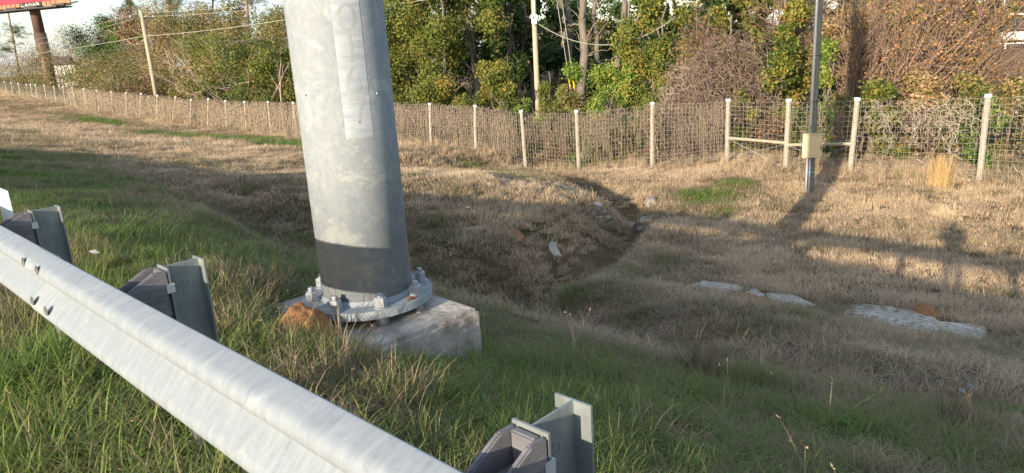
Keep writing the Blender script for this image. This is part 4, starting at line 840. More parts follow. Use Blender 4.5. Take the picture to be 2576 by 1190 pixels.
bare(2470, 31, 110, 170, 'twig', 'fine brown twiggy shrub before the grassy far slope', 27, stems=8, r0=0.022, fork=14, leanx=0.3, name='bare_shrub', cat='shrub')
bare(2020, 33, -60, 160, 'twig', 'brown leafless tree behind the gold trees', 28, stems=8, r0=0.05, fork=26)
# ---- mound of dead vines
def tangle(px, p, ytop, wp, label, seed, n=900, mat='twig_pale', nl=2500):
    x, y = spot(px, p); z = gz(x, y); rng = np.random.default_rng(900 + seed); H = topz(px, ytop, p) - z; R0 = wpx(px, p, wp) / 2; t = empty('vine_tangle', (x, y, z), label, 'vines'); lns = []
    for k in range(n):
        u_ = rnd_unit(rng, 1)[0]; u_[2] = abs(u_[2]) * 1.0; rr = rng.uniform(0.8, 1.06); q = u_ * np.array([R0, R0 * 0.8, H]) * rr; m_ = 9; wob = np.cumsum(rng.normal(size=(m_, 3)) * np.array([0.16, 0.16, 0.12]), axis=0); wob[:, 2] -= np.linspace(0, rng.uniform(0.2, 1.4), m_)
        pts = q + wob; pts[:, 2] = np.maximum(pts[:, 2], 0.02); r = rng.uniform(0.004, 0.013); lns.append((pts, np.full(m_, r)))
    v, f = tubes(lns, 3); mesh_obj('vine_stems', v, f, M[mat], t)['kind'] = 'stuff'
    u_ = rnd_unit(rng, nl); u_[:, 2] = np.abs(u_[:, 2]); c = u_ * np.array([R0, R0 * 0.8, H]) * rng.uniform(0.6, 1.02, (nl, 1)); v, f, tt = leaves(rng, c, rng.uniform(0.06, 0.13, nl), np.clip(0.4 + rng.normal(size=nl) * 0.25, 0, 1)); mesh_obj('dead_leaves', v, f, M['leaf_brown'], t, tint=tt)['kind'] = 'stuff'
tangle(1830, 28, 90, 200, 'large mound of tangled brown dead vines over the bushes', 1, n=2300, nl=9000, mat='twig_mix')
tangle(1720, 27.5, 150, 120, 'smaller brown vine tangle beside the vine-wrapped tree', 2, n=600, nl=2500)
tangle(1760, 30, 20, 100, 'hanging curtain of brown vines high on the trees', 3, n=500, nl=3000, mat='twig')
#@@PART5

# ------------------------------------------------------------------ dead vines on the fence
def vn1(x): return 0.5 + 0.5 * mnoise.noise(Vector((x, 3.3, 7.7))) * 1.6
def fence_vines(s0, s1, n, label, seed, curl, leafn, h0=0.05, h1=1.0, mat='twig_vine', drop=(0.3, 2.2), name='fence_vines', r=(0.006, 0.014), leaf='leaf_vine', back=-0.09, top=0.75):
    rng = np.random.default_rng(1500 + seed); bs = [xy2sp(b.x, b.y)[0] for b in base_pts]; od = np.argsort(bs); bs = np.array(bs)[od]; bz = np.array([b.z for b in base_pts])[od]; tz = np.array([t.z for t in top_pts])[od]
    sm = (s0 + s1) / 2; c = Vector((*sp2xy(sm, FENCE_P), np.interp(sm, bs, bz))); t = empty(name, c, label, 'vines'); lns = []
    def pos(s, p, z): x, y = sp2xy(s, p); return np.array([x - c.x, y - c.y, z - c.z])
    for k in range(n):
        s = rng.uniform(s0, s1)
        if vn1(s * .33 + seed) < .28 and rng.random() < .75: continue
        zb, zt = np.interp(s, bs, bz), np.interp(s, bs, tz); hz = zt - zb; h = rng.uniform(h0, h1) if rng.random() > top else rng.uniform(0.72, 1.0) * h1
        m_ = 9; z = zb + hz * h; L_ = rng.uniform(*drop); ds = np.cumsum(rng.normal(size=m_)) * curl; zz = z - np.linspace(0, 1, m_) * L_ * (1 - min(curl, 0.12) * 5) + np.cumsum(rng.normal(size=m_)) * curl * 0.8; zz = np.clip(zz, zb + 0.02, zt + 0.12)
        p = FENCE_P - back - np.abs(np.cumsum(rng.normal(size=m_)) * 0.03); lns.append((np.array([pos(s + ds[j], p[j], zz[j]) for j in range(m_)]), np.full(m_, rng.uniform(*r))))
    v, f = tubes(lns, 3); mesh_obj('vine_stems', v, f, M[mat], t)['kind'] = 'stuff'
    if leafn:
        s = rng.uniform(s0, s1, leafn); zb, zt = np.interp(s, bs, bz), np.interp(s, bs, tz); z = zb + (zt - zb) * rng.uniform(h0, h1, leafn) ** 0.8; p = FENCE_P - back - 0.03 + rng.normal(size=leafn) * 0.08; x, y = sp2xy(s, p)
        v, f, tt = leaves(rng, np.stack([x - c.x, y - c.y, z - c.z], -1), rng.uniform(0.06, 0.16, leafn), np.clip(0.5 + rng.normal(size=leafn) * 0.25, 0, 1), aspect=0.5); mesh_obj('dead_leaves', v, f, M[leaf], t, tint=tt)['kind'] = 'stuff'
    return t
M['twig_vine'] = bark_mat('vine_stem', (0.22, 0.17, 0.115), (0.40, 0.32, 0.225))
M['twig_white'] = bark_mat('pale_vine', (0.40, 0.34, 0.28), (0.60, 0.53, 0.45))
fence_vines(38, 60, 2600, 'thick tan curtain of dead vines hanging on the fence near the monopole', 1, 0.03, 9000, drop=(0.8, 2.4), r=(0.008, 0.02))
fence_vines(60, 92, 2200, 'tan curtain of dead vines on the farther fence toward the leaning pole', 2, 0.035, 8000, drop=(0.8, 2.4), r=(0.010, 0.024))
fence_vines(38, 92, 900, 'darker brown dead vines threaded through the tan curtain', 8, 0.04, 2500, mat='twig_mix', drop=(0.6, 2.2), r=(0.008, 0.02), leaf='leaf_brown')
fence_vines(92, 125, 500, 'thin dead vines at the far end of the fence', 3, 0.05, 1000, h1=0.6, r=(0.012, 0.02))
fence_vines(23.2, 38, 560, 'brown wispy vines on the fence right of the monopole', 4, 0.05, 900, drop=(0.5, 2.0))
fence_vines(12.7, 19.4, 480, 'curly pale vines on the fence bays past the creek', 5, 0.055, 350, mat='twig_vine', drop=(0.6, 2.0), r=(0.003, 0.009))
fence_vines(23.2, 38, 800, 'dense brown vine mat woven into the fence right of the monopole', 9, 0.045, 1500, mat='twig_mix', drop=(0.5, 2.2), r=(0.004, 0.012))
fence_vines(12.7, 23, 450, 'brown vine mat woven into the fence around the creek crossing', 10, 0.05, 500, mat='twig_mix', drop=(0.5, 2.0), r=(0.004, 0.011))
fence_vines(8.4, 12.7, 110, 'thin curling vines above the brace rails', 6, 0.08, 150, mat='twig_vine', h0=0.35, drop=(0.3, 1.2), r=(0.003, 0.008))
fence_vines(-1.5, 8.0, 330, 'pale curling vines spilling over the fence by the large end post', 7, 0.09, 300, mat='twig_white', drop=(0.3, 1.5), r=(0.003, 0.009))

# ------------------------------------------------------------------ grass
def inst_group(name, coll):
    ng = bpy.data.node_groups.new(name, 'GeometryNodeTree'); ng.interface.new_socket('Geometry', in_out='INPUT', socket_type='NodeSocketGeometry'); ng.interface.new_socket('Geometry', in_out='OUTPUT', socket_type='NodeSocketGeometry')
    n = ng.nodes; l = ng.links.new; gi = n.new('NodeGroupInput'); go = n.new('NodeGroupOutput'); ip = n.new('GeometryNodeInstanceOnPoints'); ci = n.new('GeometryNodeCollectionInfo')
    ci.inputs['Collection'].default_value = coll; ci.inputs['Separate Children'].default_value = True; ci.inputs['Reset Children'].default_value = True
    def na(nm, ty):
        a = n.new('GeometryNodeInputNamedAttribute'); a.data_type = ty; a.inputs['Name'].default_value = nm; return next(o for o in a.outputs if o.enabled and o.name == 'Attribute')
    l(gi.outputs[0], ip.inputs['Points']); l(ci.outputs[0], ip.inputs['Instance']); ip.inputs['Pick Instance'].default_value = True
    l(na('pick', 'INT'), ip.inputs['Instance Index']); l(na('rot', 'FLOAT_VECTOR'), ip.inputs['Rotation']); l(na('scl', 'FLOAT_VECTOR'), ip.inputs['Scale']); l(ip.outputs[0], go.inputs[0])
    return ng
def scatter(name, pts, rot, scl, pick, dry, ng, label=None):
    me = bpy.data.meshes.new(name); me.vertices.add(len(pts)); me.vertices.foreach_set('co', np.asarray(pts, np.float32).ravel())
    for nm, ty, key, dat in (('rot', 'FLOAT_VECTOR', 'vector', rot), ('scl', 'FLOAT_VECTOR', 'vector', scl), ('pick', 'INT', 'value', pick), ('dry', 'FLOAT', 'value', dry)):
        a = me.attributes.new(nm, ty, 'POINT'); a.data.foreach_set(key, np.asarray(dat, np.int32 if ty == 'INT' else np.float32).ravel())
    me.materials.append(M['grass']); o = bpy.data.objects.new(name, me); COL.objects.link(o); md = o.modifiers.new('scatter', 'NODES'); md.node_group = ng; tag(o, label, None, None, 'stuff'); return o
GC = bpy.data.collections.new('grass_clumps')
def clump(name, n, rad, h, wid, lean, droop, seed, seedhead=0, jit=0.4):
    rng = np.random.default_rng(2000 + seed); k = 4; V = []; F = []; T = []; o = 0
    for i in range(n):
        rr = rad * math.sqrt(rng.random()); th = rng.uniform(0, 6.283); b = np.array([rr * math.cos(th), rr * math.sin(th), -0.01]); L_ = h * rng.uniform(1 - jit, 1 + jit); ph = rng.uniform(0, 6.283); le = abs(rng.normal()) * lean; w_ = wid * rng.uniform(0.7, 1.3)
        d = np.array([math.cos(ph), math.sin(ph), 0]); sd = np.array([-d[1], d[0], 0]); tt = rng.random(); ang = le; p = b.copy(); seg = L_ / (k - 1); cur = rng.uniform(0.3, 1) * droop
        for j in range(k):
            ww = w_ * (1 - (j / (k - 1)) ** 1.6 * 0.92); V += [p - sd * ww, p + sd * ww]; T += [tt, tt]; p = p + (d * math.sin(ang) + np.array([0, 0, math.cos(ang)])) * seg; ang = min(ang + cur, 2.0)
            if p[2] < 0.004: p[2] = 0.004 + rng.random() * 0.01
        for j in range(k - 1): F.append((o + 2 * j, o + 2 * j + 1, o + 2 * j + 3, o + 2 * j + 2))
        if rng.random() < seedhead:
            q = V[-1]; 
            for m_ in range(3): e = q + rng.normal(size=3) * 0.009; a = len(V); V += [q, q + (e - q) * 0.5 + sd * 0.003, e + np.array([0, 0, 0.012])]; T += [0.75] * 3; F.append((a, a + 1, a + 2))
            o = len(V); continue
        o = len(V)
    me = bpy.data.meshes.new(name); me.from_pydata([tuple(map(float, q)) for q in V], [], F); a = me.attributes.new('tint', 'FLOAT', 'POINT'); a.data.foreach_set('value', np.array(T, np.float32)); me.materials.append(M['grass']); ob = bpy.data.objects.new(name, me); GC.objects.link(ob)
# index order is alphabetical
for i in range(3): clump('a_turf%d' % i, 30, 0.08, 0.13, 0.0023, 0.75, 0.50, i, jit=.55)              # 0-2 upright green turf
for i in range(3): clump('b_straw%d' % i, 40, 0.11, 0.12, 0.0026, 1.1, 0.6, 10 + i, jit=.5)          # 3-5 lying straw
for i in range(2): clump('c_wide%d' % i, 60, 0.20, 0.15, 0.0060, 0.8, 0.5, 20 + i)            # 6-7 coarse far turf
for i in range(2): clump('d_tall%d' % i, 26, 0.12, 0.75, 0.0065, 0.22, 0.16, 30 + i, seedhead=0.5)  # 8-9 tall dry weeds
for i in range(2): clump('e_stalk%d' % i, 9, 0.05, 0.34, 0.0030, 0.35, 0.22, 40 + i, seedhead=0.7)  # 10-11 seed stalks
for i in range(2): clump('f_weed%d' % i, 40, 0.12, 0.12, 0.012, 0.7, 0.4, 50 + i)             # 12-13 broad leaved weeds
NG = inst_group('scatter_grass', GC)
def vnoise(x, y, sc_, seed):
    """smooth value noise, vectorised"""
    x = x * sc_ + seed * 17.3; y = y * sc_ - seed * 9.1; xi, yi = np.floor(x), np.floor(y); xf, yf = x - xi, y - yi; xf = xf * xf * (3 - 2 * xf); yf = yf * yf * (3 - 2 * yf)
    hsh = lambda a, b: np.modf(np.abs(np.sin(a * 127.1 + b * 311.7 + seed) * 43758.5453))[0]
    return (hsh(xi, yi) * (1 - xf) + hsh(xi + 1, yi) * xf) * (1 - yf) + (hsh(xi, yi + 1) * (1 - xf) + hsh(xi + 1, yi + 1) * xf) * yf
GREEN = []                                        # lush green patches: s, p, half length, half width, strength
for px, py, ls, lp, st in ((620, 354, 4.6, 1.6, .95), (430, 344, 5, 1.5, .85), (250, 310, 6, 1.6, .8), (715, 370, 3, 1.3, .9), (180, 292, 4, 1.0, .4), (1200, 422, 1.6, 1.2, .4), (1260, 440, 1.0, .7, .35), (1790, 498, 1.2, .9, .8), (1850, 462, .8, .6, .9), (1815, 538, .6, .6, .5), (1740, 512, .6, .5, .45), (1660, 655, .9, .6, .4), (1600, 690, .6, .5, .35), (630, 481, .3, .25, .5),
                          (2490, 735, .5, .3, .45), (2250, 455, .5, .25, .45), (2320, 450, .4, .2, .4), (1430, 745, .5, .5, .4), (1210, 655, .35, .3, .3), (1130, 590, .8, .35, .3), (2470, 1045, .5, .25, .4), (2060, 1080, .5, .4, .3), (1330, 455, .5, .5, .4), (2520, 492, .4, .25, .4), (2150, 455, .4, .2, .35), (400, 585, 1.0, .6, .2)):
    g = ground_at(px, py); s_, p_ = xy2sp(g.x, g.y); GREEN.append((s_, p_, ls, lp, st))
def creek_d(s, p):
    d = np.full(np.shape(s), 1e9)
    for i in range(len(CREEK) - 1):
        a, b = CREEK[i][:2], CREEK[i + 1][:2]; v = b - a; q = np.clip(((s - a[0]) * v[0] + (p - a[1]) * v[1]) / (v ** 2).sum(), 0, 1); d = np.minimum(d, np.hypot(s - a[0] - q * v[0], p - a[1] - q * v[1]))
    return d
def dryness(s, p):
    r = np.interp(p, [0, 1.6, 3.0, 4.2, 6.0, 9.5, 11.5, 13, 16, 24, 30], [.24, .26, .30, .42, .60, .66, .60, .74, .86, .86, .55])
    l = np.interp(p, [0, 1.6, 4.0, 5.5, 8, 13, 17, 20, 24, 30], [.24, .28, .36, .46, .64, .80, .74, .62, .82, .5])
    d = r + (l - r) * sstep(6, 10, s - np.interp(p, [0, 12, 25], [0, 2, 12])); d = d + (vnoise(s, p, .45, 1) - .5) * .34 + (vnoise(s, p, 1.5, 2) - .5) * .40
    for gs, gp, ls, lp, st in GREEN: d = d - st * np.exp(-((s - gs) / ls) ** 2 - ((p - gp) / lp) ** 2) * (0.6 + 0.8 * vnoise(s, p, 2.6, 7))
    return d
BARE = []                                         # spots with no grass: paving, clay, footing
def in_view(x, y, z, m_=160):
    c = np.stack([x, y, z - CAMH], -1) @ RM; u_ = CX + FPX * c[:, 0] / np.maximum(c[:, 2], .05); v_ = CY - FPX * c[:, 1] / np.maximum(c[:, 2], .05); return (c[:, 2] > 0.3) & (u_ > -m_) & (u_ < 2576 + m_) & (v_ > -200) & (v_ < 1190 + 3 * m_), c[:, 2]
def field(name, s0, s1, p0, p1, dens, dmin, dmax, picks, scale, rng, label, thin=None, dshift=0.0, hv=0.3):
    N = int((s1 - s0) * (p1 - p0) * dens); s = rng.uniform(s0, s1, N); p = rng.uniform(p0, p1, N); x, y = sp2xy(s, p); z = height(s, p) + CAMH; ok, dep = in_view(x, y, z); ok &= (dep >= dmin) & (dep < dmax)
    cd_ = creek_d(s, p); ok &= (cd_ > 0.18 + 0.42 * vnoise(s, p, 1.2, 5) + .08 * ((p > 7.5) & (p < 15)) - .25 * (rng.random(N) > .8))
    for bs, bp, b1, b2 in BARE: ok &= (((s - bs) / b1) ** 2 + ((p - bp) / b2) ** 2 > 1 - .35 * (rng.random(N) > .75))
    if thin is not None: ok &= thin(s, p, rng.random(N))
    s, p, x, y, z = s[ok], p[ok], x[ok], y[ok], z[ok]; n = len(s)
    if n == 0: return
    d = dryness(s, p) + dshift + rng.normal(size=n) * .07; pk = picks(s, p, d, rng)
    rot = np.stack([rng.normal(size=n) * .12, rng.normal(size=n) * .12, rng.uniform(0, 6.283, n)], -1); big = 0.45 + .9 * vnoise(s, p, .9, 3) * vnoise(s, p, 2.3, 6) + .25 * vnoise(s, p, .4, 8); sc1 = scale * big * rng.uniform(1 - hv, 1 + hv, n)
    scl = np.stack([scale * np.ones(n) * (0.9 + .2 * rng.random(n)), scale * np.ones(n), sc1], -1); scatter(name, np.stack([x, y, z], -1), rot, scl, pk, np.clip(d, 0, 1), NG, label)
def pk_turf(s, p, d, rng):
    n = len(s); st = rng.random(n) < sstep(.3, .6, d); return np.where(st, 3 + rng.integers(0, 3, n), rng.integers(0, 3, n))
def pk_far(s, p, d, rng): return 6 + rng.integers(0, 2, len(s))
def pk_const(a, b): return lambda s, p, d, rng: rng.integers(a, b + 1, len(s))
# paved ditch and other bare spots are registered before the grass is sown
paving = []
for pts_px, lab, zoffs in (([(2118, 795), (2150, 772), (2230, 768), (2310, 785), (2370, 812), (2440, 818), (2482, 828), (2470, 858), (2410, 858), (2330, 848), (2260, 834), (2190, 818)], 'large pale weathered paving slab in the grassy ditch', 0),
                           ([(1930, 742), (1975, 738), (2025, 758), (2052, 770), (2010, 780), (1950, 768)], 'short broken pale paving slab beside the large slab', 0),
                           ([(1740, 722), (1765, 706), (1840, 716), (1868, 726), (1830, 738), (1780, 730)], 'narrow broken pale paving strip toward the creek', 0),
                           ([(1872, 738), (1900, 728), (1925, 744), (1900, 752)], 'small chip of pale paving between two longer slabs', 0)):
    g = [ground_at(*q) for q in pts_px]; c = sum(g, Vector()) / len(g); cs, cp = xy2sp(c.x, c.y); ss = [xy2sp(q.x, q.y) for q in g]; paving.append((g, c, lab))
    BARE.append((cs, cp, max(abs(a - cs) for a, _ in ss) * 0.94, max(abs(b - cp) for _, b in ss) * 0.84))
for g, c, lab in paving:
    n = len(g); rng = np.random.default_rng(n); ring = []
    for i in range(n):
        for q in (0, 1 / 3, 2 / 3): x = g[i].lerp(g[(i + 1) % n], q); o_ = x + (x - c) * rng.normal() * 0.05; ring.append(Vector((o_.x, o_.y, gz(o_.x, o_.y))))
    v = []; f = []; m_ = len(ring)
    for q, dz in ((1.0, -0.08), (1.0, 0.012), (0.97, 0.022), (0.6, 0.026), (0.2, 0.026)):
        for r in ring: x = c.lerp(r, q); v.append((x.x - c.x, x.y - c.y, gz(x.x, x.y) + dz - c.z + 0.012 * mnoise.noise(Vector((x.x * 7, x.y * 7, 1)))))
    for a in range(4):
        for j in range(m_): f.append((a * m_ + j, a * m_ + (j + 1) % m_, (a + 1) * m_ + (j + 1) % m_, (a + 1) * m_ + j))
    f.append(tuple(range(4 * m_, 5 * m_))); o = mesh_obj('paving_slab', v, f, M['gravelcrete']); o.location = c; tag(o, lab, 'paving')
fs_, fp_ = xy2sp(ft.location.x, ft.location.y); BARE.append((fs_, fp_, 0.70, 0.52))
for o in bpy.data.objects:
    if o.name.startswith('ant_mound'): s_, p_ = xy2sp(o.location.x, o.location.y); BARE.append((s_, p_, .30, .34) if p_ < 4 else (s_, p_, .22, .22))
rg = np.random.default_rng(5)
nofoot = lambda s, p, r: ~((np.abs(s - fs_) < .66) & (np.abs(p - fp_) < .57))
field('near_grass', -1, 9, -0.5, 8, 170, 0.3, 6.5, pk_turf, 1.0, rg, 'green turf around the guardrail and the pole', thin=nofoot)
field('slope_grass', -3, 18, 0.2, 16, 75, 6.5, 13, pk_turf, 1.25, rg, 'green and brown turf on the embankment', thin=nofoot)
field('meadow_grass', -8, 45, 2, 30, 36, 13, 30, pk_far, 0.95, rg, 'dry tan turf across the ditch bottom')
field('far_grass', 18, 130, 1.0, 34, 12, 30, 140, pk_far, 1.7, rg, 'brown and green turf of the far field')
field('grass_stalks', -2, 14, 0.0, 12, 0.6, 0.8, 13, pk_const(10, 11), 1.0, rg, 'thin dry seed stalks standing over the turf', thin=lambda s, p, r: (vnoise(s, p, .8, 9) > .45) & nofoot(s, p, r), dshift=.35)
field('creek_weeds', 2, 26, 6, 24, 20, 8, 32, pk_const(0, 5), 2.0, rg, 'rank weeds along the creek banks', thin=lambda s, p, r: (creek_d(s, p) < 1.9) & (r < .55), dshift=-.08)
field('fence_weeds', -4, 125, FENCE_P - 1.6, FENCE_P + 2.5, 8, 10, 130, pk_const(8, 9), 0.62, rg, 'tall dry weeds along the fence foot', thin=lambda s, p, r: (r < np.exp(-((p - FENCE_P - .2) / 1.1) ** 2) * (0.35 + vnoise(s, p, .5, 4))) & (creek_d(s, p) > .9), dshift=-.06)
field('patch_weeds', -4, 60, 1, 24, 16, 3, 60, pk_const(12, 13), 1.0, rg, 'bright green leafy weeds in patches', thin=lambda s, p, r: sum(st * np.exp(-((s - gs) / ls) ** 2 - ((p - gp) / lp) ** 2) for gs, gp, ls, lp, st in GREEN) > .22 + .3 * r, dshift=-.3)
field('pole_weeds', fs_ - .9, fs_ + 1.0, fp_ - 1.3, fp_ - .42, 90, 1, 8, pk_const(0, 2), 1.5, rg, 'taller grass growing against the pole footing', dshift=.18)
field('pole_stalks', fs_ - .9, fs_ + 1.0, fp_ - 1.3, fp_ - .45, 10, 1, 8, pk_const(10, 11), .95, rg, 'dry stalks growing against the pole footing', dshift=.4)
field('rail_grass', 0, 14, 0.35, 1.5, 90, .8, 14, pk_const(0, 2), 1.45, rg, 'longer unmown grass beneath the guardrail', dshift=-.02, hv=.5)
field('under_rail_grass', 1.2, 4.4, 0.5, 1.0, 110, .8, 8, pk_const(0, 2), 2.0, rg, 'tall tufts right under the guardrail beam', hv=.4)
field('verge_grass', 1, 7, -0.3, 0.7, 60, .5, 8, pk_const(0, 2), 1.45, rg, 'longer tufts of grass at the road edge', dshift=.0, hv=.5)
field('dead_weeds', 2.5, 4.3, 1.25, 2.0, 150, 1, 8, pk_const(0, 5), 1.15, rg, 'matted dead weeds below the pole footing', dshift=.24, thin=nofoot, hv=.5)
field('footing_tufts', fs_ + .45, fs_ + 1.5, fp_ - .8, fp_ + .35, 110, 1, 9, pk_const(0, 2), 1.5, rg, 'grass tufts at the left end of the footing', thin=nofoot, dshift=.1, hv=.5)
# ---- low brush close behind the fence
rb2 = np.random.default_rng(77)
for k in range(34):
    s_ = 0.5 + k * 1.05 + rb2.uniform(-.3, .3); p_ = FENCE_P + rb2.uniform(1.5, 3.2); x, y = sp2xy(s_, p_); lf = ['leaf_olive', 'leaf_brown', 'leaf_gold', 'leaf_olive', 'leaf_green'][k % 5]
    where = 'by the large end post' if s_ < 6 else 'behind the braced fence posts' if s_ < 12.5 else 'past the creek' if s_ < 19.5 else 'at the creek crossing' if s_ < 23 else 'near the monopole'
    plant('brush', x, y, rb2.uniform(1.5, 2.5), rb2.uniform(1.7, 2.6), lf, {'leaf_olive': 'olive brown brush close behind the wire fence ' + where, 'leaf_brown': 'brown-leaved brush close behind the wire fence ' + where, 'leaf_gold': 'yellow-green brush close behind the wire fence ' + where, 'leaf_green': 'green brush close behind the wire fence ' + where}[lf], 'brush', 'brush behind the wire fence', seed=4000 + k, n=3000, size=.075, tint=(.5 if lf != 'leaf_brown' else .3, .25), low=.02, bark='twig_mix', twig=40, limb=5)
# ---- bunch grasses
def bunch(px, py, h, rad, n, mat, label, seed, spread=.35, w_=.006):
    c = ground_at(px, py); rng = np.random.default_rng(seed); lns = []; t = empty('bunch_grass', (c.x, c.y, gz(c.x, c.y)), label, 'grass')
    V = []; F = []; T = []
    for i in range(n):
        b = np.array([*(rng.normal(size=2) * rad * .35), -.02]); e = b + np.array([*(rng.normal(size=2) * spread * h * .6), h * rng.uniform(.5, 1.05)]); pts = bend(rng, b, e, 5, .12); ang = rng.uniform(0, 6.28); sd = np.array([math.cos(ang), math.sin(ang), 0]) * w_; o = len(V); tt = rng.random()
        for j in range(5): ww = 1 - (j / 4) ** 2 * .8; V += [pts[j] - sd * ww, pts[j] + sd * ww]; T += [tt, tt]
        for j in range(4): F.append((o + 2 * j, o + 2 * j + 1, o + 2 * j + 3, o + 2 * j + 2))
    mesh_obj('blades', np.array(V), np.array(F), M[mat], t, tint=T)['kind'] = 'stuff'
bunch(2362, 474, 1.05, .30, 420, 'reed', 'tall orange bunch grass before the fence by the end post', 1, .24)
bunch(1765, 945, .34, .25, 220, 'leaf_vine', 'brown spiky grass tussock on the shaded slope', 2, .5, .003)
bunch(2405, 1085, .30, .2, 140, 'leaf_vine', 'small tan grass tussock low on the shaded slope', 3, .5, .003)
bunch(890, 945, .22, .18, 60, 'twig_grass' if 'twig_grass' in M else 'leaf_vine', 'clump of pale dead stalks below the pole footing', 4, .7, .0025)
bunch(590, 745, .30, .3, 90, 'leaf_vine', 'dry tan weed beside the second guardrail post', 5, .6, .003)
bunch(675, 745, .36, .16, 26, 'leaf_brown', 'reddish dead weed stalk left of the pole base', 6, .5, .003)
bunch(600, 495, .6, .1, 14, 'leaf_vine', 'single tall dry stalk on the left slope', 7, .3, .004)
# ------------------------------------------------------------------ creek stones and litter
rk = []
def stone(px, py, size, label, seed, sq=(1, .75, .55), mat='stone', group='stones in the creek'):
    c = ground_at(px, py); bm = bmesh.new(); bmesh.ops.create_icosphere(bm, subdivisions=2, radius=1)
    for q in bm.verts:
        d = mnoise.noise(q.co * 1.3 + Vector((seed * 3.1, 0, 0))) * .45 + mnoise.noise(q.co * 3 + Vector((0, seed * 2.3, 0))) * .18; q.co = q.co * (1 + d); q.co.x *= size * sq[0]; q.co.y *= size * sq[1]; q.co.z *= size * sq[2]
    bmesh.ops.rotate(bm, verts=bm.verts, cent=(0, 0, 0), matrix=Matrix.Rotation(seed * 1.7, 3, 'Z')); o = bm_obj('stone', bm, M[mat]); o.location = (c.x, c.y, gz(c.x, c.y) + size * sq[2] * .15); tag(o, label, 'stone', group); return o
st1 = 'grey riprap stone lying in the creek channel'
for i, (px, py, sz) in enumerate(((1420, 478, .22), (1435, 492, .18), (1400, 470, .2), (1478, 506, .16), (1500, 520, .22), (1515, 535, .16), (1525, 548, .14), (1410, 500, .15), (1455, 500, .15), (1380, 462, .18), (1490, 540, .13), (1448, 470, .16), (1345, 452, .16), (1428, 508, .12), (1508, 548, .12))): stone(px, py, sz, st1, i + 1)
stone(1473, 474, .19, 'pale rounded stone on the lit bank above the creek', 31); stone(1637, 514, .26, 'pale pointed stone standing on the lit right bank', 32, (1, .7, .75)); stone(1465, 488, .16, 'small pale stone at the lit creek edge', 33)
stone(1628, 566, .30, 'large square stone at the creek bend', 34, (1, .9, .8)); stone(1645, 556, .24, 'pale stone leaning on the large square stone', 35); stone(1585, 566, .22, 'flat grey stone left of the creek bend', 36, (1.2, .6, .35)); stone(1640, 578, .2, 'half-buried stone under the large square stone', 37); stone(1612, 578, .17, 'small stone left of the large square stone', 38); stone(1540, 512, .12, 'tiny pale stone beside the creek', 39)
stone(1622, 577, .12, 'orange-yellow chunk wedged under the large square stone', 40, (1, .7, .6), 'orange')
def scrap(px, py, w_, h_, label, seed, mat='white', curl=1.2, name='plastic_scrap', lift=.02):
    c = ground_at(px, py); rng = np.random.default_rng(seed); v = []; f = []; n = 9; d = Vector((-c.x, -c.y, 0)).normalized(); r = Vector((-d.y, d.x, 0))
    for side_ in (0, .004):
        for i in range(n):
            a = (i / (n - 1) - .1) * curl
            for j in range(4): xx = (j / 3 - .5) * w_ * (1 - .35 * abs(i / (n - 1) - .4)); q = -r * (xx + w_ * .45 * math.sin(a * 1.3)) * 1 + Vector((0, 0, 1)) * (h_ * i / (n - 1)) + d * (.25 * h_ * (1 - math.cos(a)) + side_ + rng.normal() * .004); v.append(q)
    for s_ in range(2):
        for i in range(n - 1):
            for j in range(3): a = s_ * n * 4 + i * 4 + j; f.append((a, a + 1, a + 5, a + 4))
    o = mesh_obj(name, v, f, M[mat], smooth=True); o.location = (c.x, c.y, gz(c.x, c.y) + lift); tag(o, label, 'litter'); return o
scrap(1402, 656, .19, .36, 'curved white plastic scrap standing in grass above the creek', 1, curl=1.9, lift=.10)
q = scrap(1466, 420, .20, .34, 'white torn plastic sheet caught behind a fence post at the creek', 2); q.location.z += .35; 
scrap(1180, 533, .07, .05, 'small white paper scrap on the left creek bank', 3, lift=.08)
scrap(1555, 700, .05, .05, 'tiny white litter bit beside the creek bed', 4, lift=.05); scrap(2447, 1010, .07, .06, 'crumpled pale plastic scrap on the shaded right slope', 5, mat='conduit', lift=.1); scrap(2420, 1012, .04, .04, 'tiny pale plastic bit beside the crumpled scrap', 6, mat='conduit', lift=.1)
scrap(248, 662, .05, .03, 'crumpled clear-white plastic in grass behind the guardrail', 7, mat='conduit', lift=.08); scrap(1862, 703, .06, .05, 'small white litter above the narrow paving', 8, lift=.05); scrap(215, 367, .10, .06, 'white litter far out on the left field', 9, lift=.06)

# ------------------------------------------------------------------ far road on the right
def FW(px, py, p): return at_p(px, py, p)
fr = FW(2530, 100, 64); vv = []; ff = []
for i, s_ in enumerate(np.linspace(-60, 60, 13)):
    for p in (62.0, 72.0): x, y = sp2xy(s_, p); vv.append((x, y, gz(x, y) + .03))
for i in range(12): ff.append((2 * i, 2 * i + 1, 2 * i + 3, 2 * i + 2))
tag(mesh_obj('far_road', vv, ff, M['asphalt']), kind='structure')
rb_ = empty('road_barrier', FW(2530, 110, 60.5), 'white pipe barrier along the far road at the right', 'barrier'); rl = Vector(rb_.location); rl.z = gz(rl.x, rl.y); rb_.location = rl
for k in range(-3, 4): MB().tube([(UX * k * 2.6, UY * k * 2.6, -.2), (UX * k * 2.6, UY * k * 2.6, 1.05)], .06, 6).obj('post', M['white'], rb_)
for h in (.35, .68, 1.0): MB().tube([(UX * -8, UY * -8, h), (UX * 8, UY * 8, h)], .05, 6).obj('rail', M['white'], rb_)
